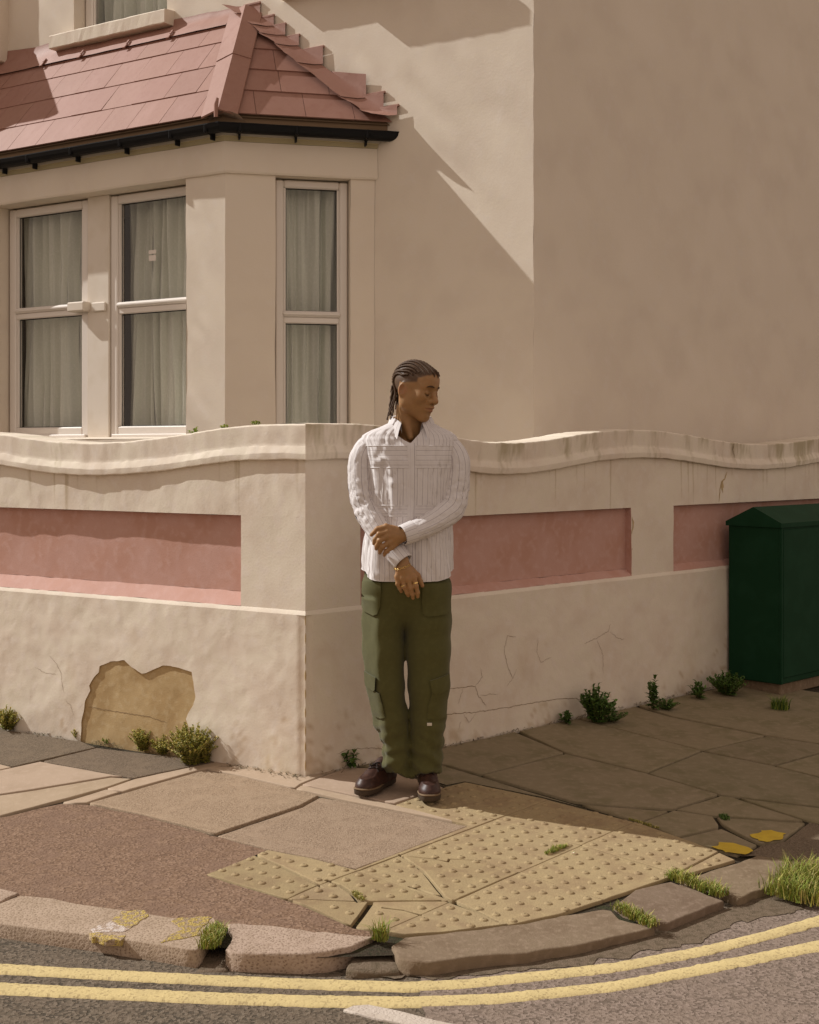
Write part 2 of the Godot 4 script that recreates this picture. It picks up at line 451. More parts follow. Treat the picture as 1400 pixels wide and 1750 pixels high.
func make_materials() -> void:
	var Z := 640
	var big := noise_bytes(Z, 0.004, 4, 11)
	var mid := noise_bytes(Z, 0.02, 4, 12)
	var fine := noise_bytes(Z, 0.12, 3, 13)
	var speck := noise_bytes(Z, 0.35, 2, 14)
	var grain := noise_bytes(Z, 0.9, 1, 15)
	var cells := noise_bytes(Z, 0.11, 1, 16, FastNoiseLite.TYPE_CELLULAR, 1)
	var cells2 := noise_bytes(Z, 0.22, 1, 17, FastNoiseLite.TYPE_CELLULAR, 1)
	var pits := noise_bytes(Z, 0.06, 2, 18, FastNoiseLite.TYPE_CELLULAR)
	var render_relief := grey_tex(Z, [[mid, 0.45], [fine, 0.35], [speck, 0.2]])
	var coarse_relief := grey_tex(Z, [[cells, 0.55], [speck, 0.45]])
	var fine_relief := grey_tex(Z, [[cells2, 0.4], [grain, 0.6]])
	var pit_relief := grey_tex(Z, [[pits, 0.6], [fine, 0.3], [speck, 0.1]])
	# painted render, cream
	M.cream = surface(layered(Z, lin(0.745, 0.66, 0.545), [[big, 0.45, 0.8, lin(0.69, 0.59, 0.485), 0.8], [mid, 0.55, 0.85, lin(0.75, 0.67, 0.585), 0.6], [fine, 0.66, 0.85, lin(0.64, 0.545, 0.45), 0.4], [speck, 0.80, 0.92, lin(0.45, 0.35, 0.25), 0.4]]), 0.85, 0.7, render_relief, 0.10)
	M.cream_clean = surface(layered(Z, lin(0.735, 0.65, 0.54), [[big, 0.4, 0.8, lin(0.685, 0.595, 0.50), 0.7], [mid, 0.6, 0.9, lin(0.73, 0.655, 0.575), 0.5], [speck, 0.82, 0.95, lin(0.55, 0.45, 0.33), 0.3]]), 0.85, 0.5, render_relief, 0.10)
	M.pink = surface(layered(Z, lin(0.53, 0.315, 0.26), [[big, 0.4, 0.75, lin(0.49, 0.27, 0.205), 0.85], [mid, 0.5, 0.85, lin(0.57, 0.365, 0.315), 0.6], [fine, 0.6, 0.85, lin(0.48, 0.27, 0.215), 0.4], [speck, 0.8, 0.95, lin(0.62, 0.47, 0.40), 0.4]]), 0.8, 0.9, render_relief, 0.10)
	M.roof = surface(layered(Z, lin(0.34, 0.182, 0.140), [[big, 0.4, 0.8, lin(0.375, 0.21, 0.168), 0.8], [mid, 0.55, 0.85, lin(0.305, 0.152, 0.115), 0.6], [speck, 0.78, 0.95, lin(0.30, 0.165, 0.13), 0.4]]), 0.62, 0.8, render_relief, 0.12)
	M.undercoat = surface(layered(Z, lin(0.47, 0.34, 0.175), [[big, 0.4, 0.7, lin(0.42, 0.29, 0.14), 0.8], [mid, 0.5, 0.8, lin(0.54, 0.42, 0.25), 0.6], [fine, 0.6, 0.85, lin(0.36, 0.25, 0.13), 0.5]]), 0.9, 1.1, render_relief, 0.12)
	M.road = surface(layered(Z, lin(0.12, 0.092, 0.064), [[cells, 0.45, 0.9, lin(0.19, 0.15, 0.11), 0.9], [cells, 0.35, 0.1, lin(0.05, 0.04, 0.028), 0.8], [speck, 0.62, 0.8, lin(0.24, 0.19, 0.145), 0.6], [big, 0.4, 0.8, lin(0.16, 0.12, 0.085), 0.5]]), 0.9, 1.3, coarse_relief, 0.7)
	M.road_light = surface(layered(Z, lin(0.20, 0.150, 0.118), [[cells, 0.45, 0.9, lin(0.28, 0.215, 0.175), 0.9], [cells, 0.35, 0.1, lin(0.10, 0.075, 0.055), 0.7], [speck, 0.62, 0.8, lin(0.34, 0.27, 0.225), 0.6], [big, 0.4, 0.8, lin(0.23, 0.175, 0.135), 0.5]]), 0.9, 1.3, coarse_relief, 0.5)
	M.gutter = surface(layered(Z, lin(0.145, 0.106, 0.07), [[cells2, 0.5, 0.95, lin(0.20, 0.15, 0.108), 0.8], [mid, 0.45, 0.75, lin(0.10, 0.074, 0.045), 0.8], [speck, 0.66, 0.85, lin(0.22, 0.165, 0.12), 0.6]]), 0.95, 1.7, fine_relief, 0.3)
	M.red_tarmac = surface(layered(Z, lin(0.205, 0.125, 0.078), [[cells, 0.5, 0.95, lin(0.29, 0.19, 0.13), 0.9], [cells, 0.35, 0.05, lin(0.11, 0.064, 0.04), 0.7], [speck, 0.66, 0.8, lin(0.36, 0.25, 0.19), 0.6], [big, 0.45, 0.75, lin(0.20, 0.125, 0.085), 0.6]]), 0.9, 1.5, coarse_relief, 0.5)
	M.grey_tarmac = surface(layered(Z, lin(0.165, 0.122, 0.08), [[cells2, 0.5, 0.95, lin(0.23, 0.175, 0.125), 0.9], [cells2, 0.4, 0.1, lin(0.08, 0.06, 0.04), 0.7], [big, 0.45, 0.75, lin(0.20, 0.15, 0.10), 0.6]]), 0.92, 1.5, fine_relief, 0.3)
	M.aggregate = surface(layered(Z, lin(0.33, 0.235, 0.155), [[cells2, 0.55, 0.95, lin(0.44, 0.33, 0.235), 0.8], [cells2, 0.35, 0.05, lin(0.17, 0.115, 0.07), 0.75], [speck, 0.70, 0.85, lin(0.13, 0.09, 0.06), 0.7], [big, 0.4, 0.8, lin(0.38, 0.28, 0.19), 0.5]]), 0.92, 1.7, fine_relief, 0.3)
	M.smooth = surface(layered(Z, lin(0.42, 0.315, 0.225), [[big, 0.4, 0.8, lin(0.37, 0.275, 0.19), 0.8], [mid, 0.55, 0.9, lin(0.47, 0.36, 0.265), 0.6], [grain, 0.6, 0.95, lin(0.33, 0.24, 0.165), 0.35]]), 0.85, 1.1, fine_relief, 0.08)
	M.flag = surface(layered(Z, lin(0.245, 0.198, 0.122), [[big, 0.4, 0.75, lin(0.195, 0.162, 0.09), 0.9], [mid, 0.5, 0.85, lin(0.30, 0.24, 0.16), 0.7], [fine, 0.65, 0.85, lin(0.17, 0.125, 0.075), 0.5], [grain, 0.65, 0.95, lin(0.33, 0.26, 0.18), 0.3]]), 0.8, 1.0, render_relief, 0.15)
	M.tactile = surface(layered(Z, lin(0.35, 0.265, 0.145), [[big, 0.4, 0.75, lin(0.29, 0.205, 0.115), 0.9], [mid, 0.5, 0.85, lin(0.41, 0.31, 0.165), 0.6], [fine, 0.58, 0.8, lin(0.24, 0.17, 0.095), 0.6], [grain, 0.62, 0.95, lin(0.22, 0.16, 0.09), 0.4]]), 0.85, 1.2, fine_relief, 0.12)
	M.kerb = surface(layered(Z, lin(0.40, 0.305, 0.23), [[big, 0.4, 0.8, lin(0.34, 0.255, 0.185), 0.8], [pits, 0.40, 0.15, lin(0.15, 0.10, 0.065), 0.8], [mid, 0.5, 0.9, lin(0.43, 0.33, 0.255), 0.7], [speck, 0.7, 0.9, lin(0.20, 0.14, 0.095), 0.6]]), 0.9, 1.9, pit_relief, 0.22)
	M.kerb_dark = surface(layered(Z, lin(0.20, 0.145, 0.095), [[big, 0.4, 0.8, lin(0.165, 0.115, 0.072), 0.8], [mid, 0.5, 0.9, lin(0.27, 0.20, 0.14), 0.7], [speck, 0.7, 0.9, lin(0.12, 0.085, 0.055), 0.6]]), 0.9, 1.6, pit_relief, 0.15)
	M.soil = surface(layered(Z, lin(0.045, 0.033, 0.02), [[cells2, 0.5, 0.95, lin(0.085, 0.065, 0.04), 0.7], [mid, 0.5, 0.8, lin(0.03, 0.03, 0.014), 0.7], [big, 0.5, 0.8, lin(0.04, 0.05, 0.017), 0.6]]), 0.95, 2.2, coarse_relief, 0.6)
	M.yellow_line = surface(layered(Z, lin(0.58, 0.46, 0.22), [[big, 0.4, 0.8, lin(0.52, 0.41, 0.20), 0.8], [cells, 0.16, 0.04, lin(0.30, 0.22, 0.11), 0.6], [mid, 0.66, 0.88, lin(0.42, 0.32, 0.15), 0.6], [speck, 0.76, 0.88, lin(0.28, 0.21, 0.12), 0.6]]), 0.8, 1.7, coarse_relief, 0.15)
	M.white_line = surface(layered(Z, lin(0.58, 0.50, 0.43), [[big, 0.4, 0.8, lin(0.50, 0.42, 0.35), 0.8], [speck, 0.7, 0.85, lin(0.3, 0.24, 0.18), 0.5]]), 0.8, 1.7, coarse_relief, 0.3)
	M.daub = surface(layered(Z, lin(0.60, 0.42, 0.035), [[big, 0.4, 0.8, lin(0.52, 0.35, 0.03), 0.8], [speck, 0.66, 0.8, lin(0.36, 0.26, 0.14), 0.7]]), 0.75, 2.3, fine_relief, 0.1)
	M.daub_worn = surface(layered(Z, lin(0.50, 0.37, 0.10), [[mid, 0.5, 0.56, lin(0.36, 0.265, 0.18), 0.95], [pits, 0.42, 0.2, lin(0.2, 0.14, 0.08), 0.8], [speck, 0.62, 0.8, lin(0.30, 0.215, 0.15), 0.8]]), 0.85, 2.3, pit_relief, 0.6)
	M.white_daub = surface(layered(Z, lin(0.55, 0.47, 0.42), [[mid, 0.5, 0.58, lin(0.36, 0.27, 0.2), 0.9], [speck, 0.66, 0.8, lin(0.36, 0.27, 0.19), 0.7]]), 0.85, 2.3, pit_relief, 0.5)
	# smaller things
	M.upvc = plain(lin(0.74, 0.68, 0.62), 0.35, 0.5)
	M.trim = surface(layered(512, lin(0.74, 0.67, 0.58), [[noise_bytes(512, 0.01, 3, 21), 0.4, 0.8, lin(0.69, 0.61, 0.51), 0.7]]), 0.7, 0.8)
	M.soffit = plain(lin(0.44, 0.37, 0.22), 0.7)
	M.black_plastic = plain(lin(0.006, 0.006, 0.007), 0.45, 0.3)
	M.timber = plain(lin(0.24, 0.165, 0.105), 0.9, 0.1)
	M.mortar = surface(layered(256, lin(0.33, 0.24, 0.185), [[noise_bytes(256, 0.05, 3, 28), 0.45, 0.8, lin(0.26, 0.18, 0.135), 0.7]]), 0.95, 3.0)
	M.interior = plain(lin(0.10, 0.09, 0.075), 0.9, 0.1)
	M.seal = plain(lin(0.02, 0.02, 0.02), 0.6)
	var glass := StandardMaterial3D.new()
	glass.albedo_color = Color(0.10, 0.115, 0.10, 0.16)
	glass.transparency = BaseMaterial3D.TRANSPARENCY_ALPHA
	glass.roughness = 0.03
	glass.metallic_specular = 0.5
	glass.cull_mode = BaseMaterial3D.CULL_DISABLED
	M.glass = glass
	M.curtain = surface(layered(512, lin(0.74, 0.76, 0.66), [[noise_bytes(512, 0.03, 3, 22), 0.45, 0.8, lin(0.82, 0.82, 0.74), 0.8], [noise_bytes(512, 0.25, 2, 23), 0.55, 0.8, lin(0.66, 0.68, 0.58), 0.5]]), 0.95, 2.0)
	M.green = surface(layered(512, lin(0.009, 0.042, 0.019), [[noise_bytes(512, 0.008, 4, 24), 0.45, 0.8, lin(0.012, 0.050, 0.025), 0.7], [noise_bytes(512, 0.2, 2, 25), 0.72, 0.9, lin(0.02, 0.048, 0.028), 0.4]]), 0.6, 0.8)
	M.green.metallic_specular = 0.2
	M.concrete = M.kerb_dark
	M.crack = plain(lin(0.24, 0.165, 0.10), 0.95, 0.1)
	M.moss_edge = plain(lin(0.12, 0.10, 0.035), 0.95, 0.1)

# ------------------------------------------------------------------ ground

func path_height(x: float, z: float) -> float:
	return -0.06 * maxf(0.0, maxf(z, 0.969 * x + 0.247 * z))

func subdivide(p: PackedVector2Array, step: float, jitter: float, sd: int) -> PackedVector2Array:
	var out := PackedVector2Array()
	for k in p.size():
		var a := p[k]; var b := p[(k + 1) % p.size()]
		var n := maxi(1, int(a.distance_to(b) / step))
		for j in n:
			var q := a.lerp(b, float(j) / n)
			out.append(q + Vector2(bump.get_noise_3d(q.x * 9, q.y * 9, sd), bump.get_noise_3d(q.x * 9, q.y * 9, sd + 40)) * jitter)
	return out

func inset(p: PackedVector2Array, d: float) -> PackedVector2Array:
	var cw := 0.0
	for k in p.size():
		cw += p[k].cross(p[(k + 1) % p.size()])
	var sg := 1.0 if cw > 0 else -1.0
	var out := PackedVector2Array()
	for k in p.size():
		var e0 := (p[k] - p[(k - 1 + p.size()) % p.size()]).normalized()
		var e1 := (p[(k + 1) % p.size()] - p[k]).normalized()
		var n := (Vector2(-e0.y, e0.x) + Vector2(-e1.y, e1.x)) * sg
		out.append(p[k] + n.normalized() * d if n.length() > 0.01 else p[k])
	return out

# a paving piece: outline on the ground, top height from fn, rounded rim, skirt
func slab_mesh(outline: PackedVector2Array, top: Callable, rim: float, depth: float, gap: float, sd: int, jitter := 0.003) -> ArrayMesh:
	var mb := MB.new()
	mb.use_c = true
	var tint := 1.0 + 0.22 * bump.get_noise_2d(sd * 7.3, 11.0)
	var tone := Color(tint, tint * (1.0 + 0.03 * bump.get_noise_2d(sd * 5.1, 31.0)), tint * (1.0 + 0.07 * bump.get_noise_2d(sd * 3.7, 51.0)))
	for shrunk in Geometry2D.offset_polygon(outline, -gap):
		var p := subdivide(shrunk, 0.035, jitter, sd)
		var rings := [inset(p, rim), inset(p, rim * 0.35), p, p]
		if Geometry2D.triangulate_polygon(rings[0]).is_empty():
			p = subdivide(shrunk, 0.035, 0.0, sd)
			rings = [inset(p, rim * 0.3), inset(p, rim * 0.15), p, p]
			if Geometry2D.triangulate_polygon(rings[0]).is_empty():
				p = shrunk
				rings = [p, p, p, p]
		var drop := [0.0, rim * 0.22, rim * 0.8, depth]
		var n := p.size()
		var base := mb.v.size()
		for r in 4:
			for k in n:
				var q: Vector2 = rings[r][k]
				var out2: Vector2 = (p[k] - rings[0][k]).normalized()
				var o3 := Vector3(out2.x, 0, out2.y)
				mb.vert(Vector3(q.x, top.call(q) - drop[r], q.y), [Vector3.UP, (Vector3.UP + o3 * 0.6).normalized(), (o3 + Vector3.UP * 0.4).normalized(), o3][r], Vector2.ZERO, tone)
		var cw := 0.0
		for k in n: cw += p[k].cross(p[(k + 1) % n])
		for r in 3:
			for k in n:
				var k2 := (k + 1) % n
				var q := [base + r * n + k, base + r * n + k2, base + (r + 1) * n + k2, base + (r + 1) * n + k]
				if cw < 0: mb.i.append_array([q[0], q[1], q[2], q[0], q[2], q[3]])
				else: mb.i.append_array([q[0], q[2], q[1], q[0], q[3], q[2]])
		var t := Geometry2D.triangulate_polygon(rings[0])
		for k in range(0, t.size(), 3):
			var A: Vector2 = rings[0][t[k]]; var B: Vector2 = rings[0][t[k + 1]]; var C: Vector2 = rings[0][t[k + 2]]
			if (B - A).cross(C - A) > 0: mb.i.append_array([base + t[k], base + t[k + 1], base + t[k + 2]])
			else: mb.i.append_array([base + t[k], base + t[k + 2], base + t[k + 1]])
	return mb.mesh()

func tilted(seedv: int, raise := 0.0) -> Callable:
	var r := RandomNumberGenerator.new()
	r.seed = seedv
	var a := r.randf_range(-0.0012, 0.0012); var b := r.randf_range(-0.0012, 0.0012); var c := r.randf_range(-0.0012, 0.0012) + raise
	return func(q: Vector2) -> float: return path_height(q.x, q.y) + c + a * q.x + b * q.y

func sheet_on(p: PackedVector2Array, h: Callable, cell: float) -> ArrayMesh:
	var lo := Vector2(1e9, 1e9); var hi := -lo
	for q in p:
		lo = lo.min(q); hi = hi.max(q)
	var mb := MB.new()
	cut_face(mb, lo, hi, cell, [], func(q: Vector2) -> Vector3: return Vector3(q.x, h.call(q), q.y), p, true)
	return mb.mesh()

func strip_mesh(a: Array, b: Array, y: float) -> ArrayMesh:
	# painted line between two edge curves
	var mb := MB.new()
	var A := []; var B := []
	for side in 2:
		var src := a if side == 0 else b
		var cv := Curve2D.new()
		for k in src.size():
			var p := Vector2(src[k][0], src[k][1])
			var p0 := Vector2(src[maxi(k - 1, 0)][0], src[maxi(k - 1, 0)][1]); var p1 := Vector2(src[mini(k + 1, src.size() - 1)][0], src[mini(k + 1, src.size() - 1)][1])
			cv.add_point(p, -(p1 - p0) / 6.0, (p1 - p0) / 6.0)
		var L := cv.get_baked_length()
		for k in 181:
			var q := cv.sample_baked(L * k / 180.0)
			q += Vector2(bump.get_noise_3d(q.x * 40, q.y * 40, side * 9), bump.get_noise_3d(q.x * 40, q.y * 40, side * 9 + 5)) * 0.006
			if side == 0: A.append(q)
			else: B.append(q)
	mb.grid(180, 4, func(k: int, j: int) -> Vector3:
		var q: Vector2 = A[k].lerp(B[k], [-0.06, 0.06, 0.5, 0.94, 1.06][j])
		return Vector3(q.x, y if j > 0 and j < 4 else ROAD_Y - 0.002, q.y), null, null, true)
	return mb.mesh()

func make_ground() -> void:
	var road := setting("road")
	var mb := MB.new()
	mb.grid(8, 8, func(a: int, b: int) -> Vector3: return Vector3(-60 + a * 15, ROAD_Y, -60 + b * 15), null, null, true)
	part("carriageway", mb.mesh(), M.road, road)
	part("yellow_line", strip_mesh(LINE_A_OUT, LINE_A_IN, ROAD_Y + 0.0068), M.yellow_line, road)
	part("yellow_line", strip_mesh(LINE_B_OUT, LINE_B_IN, ROAD_Y + 0.0068), M.yellow_line, road)
	part("white_line", slab_mesh(poly(WHITE_MARK), func(_q: Vector2) -> float: return ROAD_Y + 0.0075, 0.003, 0.008, 0.0, 3, 0.008), M.white_line, road)
	part("resurfaced_strip", sheet_on(subdivide(poly(ROAD_LIGHT), 0.03, 0.012, 21), func(_q: Vector2) -> float: return ROAD_Y + 0.003, 0.3), M.road_light, road)
	part("gutter_dirt", sheet_on(subdivide(poly(GUTTER_DIRT), 0.02, 0.05, 22), func(_q: Vector2) -> float: return ROAD_Y + 0.0049, 0.2), M.gutter, road)
	# pavement: a bed, slabs, patches of tarmac
	var pave := setting("pavement")
	var e1 := SIDE * 9.0
	var bed := PackedVector2Array([Vector2(-9, -0.4), Vector2(-0.2, -0.4), Vector2(e1.x - 0.3, e1.z), Vector2(e1.x + 2.0, e1.z), Vector2(2.2, -0.42), Vector2(2.0, -0.1), Vector2(1.85, 0.2), Vector2(1.76, 0.6), Vector2(1.62, 0.8), Vector2(1.4, 1.15), Vector2(1.1, 1.42), Vector2(0.72, 1.52), Vector2(0.0, 1.66), Vector2(-9, 1.72)])
	part("bed", sheet_on(bed, func(q: Vector2) -> float: return path_height(q.x, q.y) - 0.013, 0.25), M.soil, pave)
	var sd := 100
	for set_ in [["asphalt_slab", SLAB_TARMAC, M.grey_tarmac], ["paving_slab", SLAB_SMOOTH, M.smooth], ["aggregate_slab", SLAB_AGGREGATE, M.aggregate], ["flagstone", SLAB_FLAG, M.flag]]:
		for s in set_[1]:
			sd += 1
			part(set_[0], slab_mesh(poly(s), tilted(sd), 0.006, 0.03, 0.0055 if set_[0] == "flagstone" else 0.0028, sd), set_[2], pave)
	# more slabs beyond the picture's edges
	for k in 7:
		for j in 3:
			sd += 1
			var x1 := -2.15 - k * 0.75 + (0.5 if j == 1 else (0.86 if j == 2 else 0.0)); var z0: float = [0.04, 0.50, 1.0][j]
			part("paving_slab", slab_mesh(rect(x1 - 0.75, z0, x1, z0 + [0.45, 0.49, 0.5][j]), tilted(sd), 0.006, 0.03, 0.003, sd), M.smooth if (k + j) % 2 else M.aggregate, pave)
	for k in 6:
		for j in 2:
			sd += 1
			var o := SIDE * (3.7 + k * 0.8) + SIDE_OUT * (0.42 + j * 0.75)
			var q := PackedVector2Array()
			for c in [[0, 0], [0, 0.74], [0.79, 0.74], [0.79, 0]]:
				var w: Vector3 = o + SIDE * c[0] + SIDE_OUT * c[1]
				q.append(Vector2(w.x, w.z))
			part("flagstone", slab_mesh(q, tilted(sd), 0.006, 0.03, 0.003, sd), M.flag, pave)
	part("tarmac_patch", sheet_on(poly(PATCH_MAIN), func(q: Vector2) -> float: return path_height(q.x, q.y) - 0.003 + bump.get_noise_2d(q.x * 5, q.y * 5) * 0.004, 0.05), M.red_tarmac, pave)
	part("tarmac_patch", sheet_on(poly(PATCH_SIDE), func(q: Vector2) -> float: return path_height(q.x, q.y) - 0.004 + bump.get_noise_2d(q.x * 5, q.y * 5) * 0.004, 0.05), M.grey_tarmac, pave)
	part("paint_daub", sheet_on(subdivide(poly(DAUB_A), 0.012, 0.03, 5), func(q: Vector2) -> float: return path_height(q.x, q.y) + 0.0042, 0.05), M.daub, pave)
	part("paint_daub", sheet_on(subdivide(poly(DAUB_B), 0.012, 0.03, 6), func(q: Vector2) -> float: return path_height(q.x, q.y) + 0.0042, 0.05), M.daub, pave)
	# tactile slabs: 40 cm squares cut to the corner's outline, some broken
	var O := Vector2(1.266, 0.451); var U := Vector2(0.990, 0.139); var V := Vector2(0.139, -0.990)
	var area := poly(TACTILE_AREA)
	var cracks := []
	var widths := [0.0035, 0.009, 0.006, 0.0035, 0.002, 0.005, 0.0045, 0.002, 0.003]
	for k in TACTILE_CRACK.size():
		var line := poly(TACTILE_CRACK[k])
		for q in Geometry2D.offset_polyline(line, widths[k]):
			cracks.append(q)
	for a in range(-3, 3):
		for b in range(-3, 4):
			var c0 := O + U * 0.4 * a + V * 0.4 * b
			var tile := PackedVector2Array([c0, c0 + U * 0.4, c0 + U * 0.4 + V * 0.4, c0 + V * 0.4])
			var list := Geometry2D.intersect_polygons(tile, area)
			for cr in cracks:
				var nxt: Array[PackedVector2Array] = []
				for g in list: nxt.append_array(Geometry2D.clip_polygons(g, cr))
				list = nxt
			for g in list:
				var ar := 0.0
				for k in g.size(): ar += g[k].cross(g[(k + 1) % g.size()])
				if absf(ar) < 0.004: continue
				sd += 1
				var top := tilted(sd, 0.001)
				var o := part("tactile_slab", slab_mesh(g, top, 0.004, 0.03, 0.002, sd, 0.0025), M.tactile, pave)
				var db := MB.new()
				for m in 6:
					for n in 6:
						var q := c0 + U * 0.4 * ((m + 0.5) / 6.0) + V * 0.4 * ((n + 0.5) / 6.0)
						var inner := Geometry2D.offset_polygon(g, -0.013)
						for gi in inner:
							if Geometry2D.is_point_in_polygon(q, gi):
								var y: float = top.call(q) - 0.0006
								var wear := 0.75 + 0.35 * absf(bump.get_noise_2d(q.x * 3, q.y * 3 + 8))
								db.grid(10, 4, func(s: int, r: int) -> Vector3:
									var th := r / 4.0 * PI / 2; var an := TAU * s / 10.0
									return Vector3(q.x + 0.0148 * sin(th) * cos(an), y + 0.0080 * wear * cos(th), q.y + 0.0148 * sin(th) * sin(an)), null, null, false, true)
				if db.i.size() > 0:
					var bl := part("blisters", db.mesh(), M.tactile, o)
					bl.set_meta("kind", "stuff")
	# kerb
	var kerb := setting("kerb")
	for k in KERB.size():
		sd += 1
		var lift: float = [0.004, 0.006, 0.005, 0.0, 0.002, 0.003, 0.0][k]
		part("kerb_stone", slab_mesh(poly(KERB[k]), tilted(sd, lift), 0.007, 0.085, 0.002, sd, 0.011), M.kerb if k < 3 else M.kerb_dark, kerb)
	for k in 6:
		sd += 1
		part("kerb_stone", slab_mesh(rect(-1.0 - k * 0.9, 1.56, -0.11 - k * 0.9, 1.75), tilted(sd, 0.004), 0.016, 0.09, 0.003, sd, 0.008), M.kerb, kerb)
		var q := PackedVector2Array()
		for c in [[0, 0], [0, 0.16], [0.88, 0.16], [0.88, 0]]:
			var w: Vector3 = Vector3(2.18, 0, -0.46) + SIDE * (0.9 * k + c[0]) + SIDE_OUT * (c[1] - 0.06)
			q.append(Vector2(w.x, w.z))
		part("kerb_stone", slab_mesh(q, tilted(sd + 50, 0.004), 0.016, 0.09, 0.003, sd, 0.008), M.kerb_dark, kerb)
	for k in KERB_GAP.size():
		part("joint_dirt", slab_mesh(poly(KERB_GAP[k]), func(q: Vector2) -> float: return path_height(q.x, q.y) - (0.045 if k == 0 else 0.03) + bump.get_noise_2d(q.x * 20, q.y * 20) * 0.008, 0.012, 0.06, 0.0, 9 + k, 0.01), M.gutter, kerb)
	for k in KERB_DAUB.size():
		part("paint_daub", slab_mesh(subdivide(poly(KERB_DAUB[k]), 0.012, 0.03, 60 + k), func(q: Vector2) -> float: return path_height(q.x, q.y) + 0.0088, 0.002, 0.02, 0.0, 5 + k, 0.0), M.white_daub if k == 3 else M.daub_worn, kerb)
	var garden := setting("garden_ground")
	var gb := MB.new()
	gb.quad(Vector3(-9, -0.01, -0.1), Vector3(-9, -0.01, -4), Vector3(2.2, -0.01, -9), Vector3(-0.1, -0.01, -0.1))
	part("soil", gb.mesh(), M.soil, garden)

# ------------------------------------------------------------------ garden wall

func wave(side: int, s: float) -> float:
	var T: Array = WAVE_FRONT if side == 0 else WAVE_SIDE
	var k := clampf(s / 0.1, 0, T.size() - 1.001)
	var a := int(k)
	return lerpf(T[a], T[a + 1], k - a)

func on_wall(side: int, s: float, y: float, off: float) -> Vector3:
	if s <= 0.0005:
		return Vector3(off * 0.777, y, off)
	if side == 0:
		return Vector3(-s, y, off)
	return SIDE * s + SIDE_OUT * off + Vector3(0, y, 0)

func rough_off(side: int, s: float, y: float) -> float:
	return bump.get_noise_3d(s * 2.2, y * 2.2, 5.0 + side * 30) * 0.006 + bump.get_noise_3d(s * 9, y * 9, 9.0 + side * 30) * 0.0018

func wall_grid(side: int, s0: float, s1: float, rows: Array, step := 0.03, colfn = null) -> ArrayMesh:
	# rows: Callables s -> Vector2(off, y), from low to high
	var mb := MB.new()
	var n := maxi(1, roundi((s1 - s0) / step))
	mb.grid(n, rows.size() - 1, func(a: int, b: int) -> Vector3:
		var s := lerpf(s0, s1, float(a) / n)
		var q: Vector2 = rows[b].call(s)
		return on_wall(side, s, q.y, q.x), colfn, null, side == 1)
	return mb.mesh()

func face_rows(side: int, off: float, y0, y1, n: int) -> Array:
	var rows := []
	for k in n + 1:
		var t := float(k) / n
		rows.append(func(s: float) -> Vector2:
			var a: float = y0.call(s) if y0 is Callable else y0
			var b: float = y1.call(s) if y1 is Callable else y1
			var y := lerpf(a, b, t)
			return Vector2(off + rough_off(side, s, y), y))
	return rows

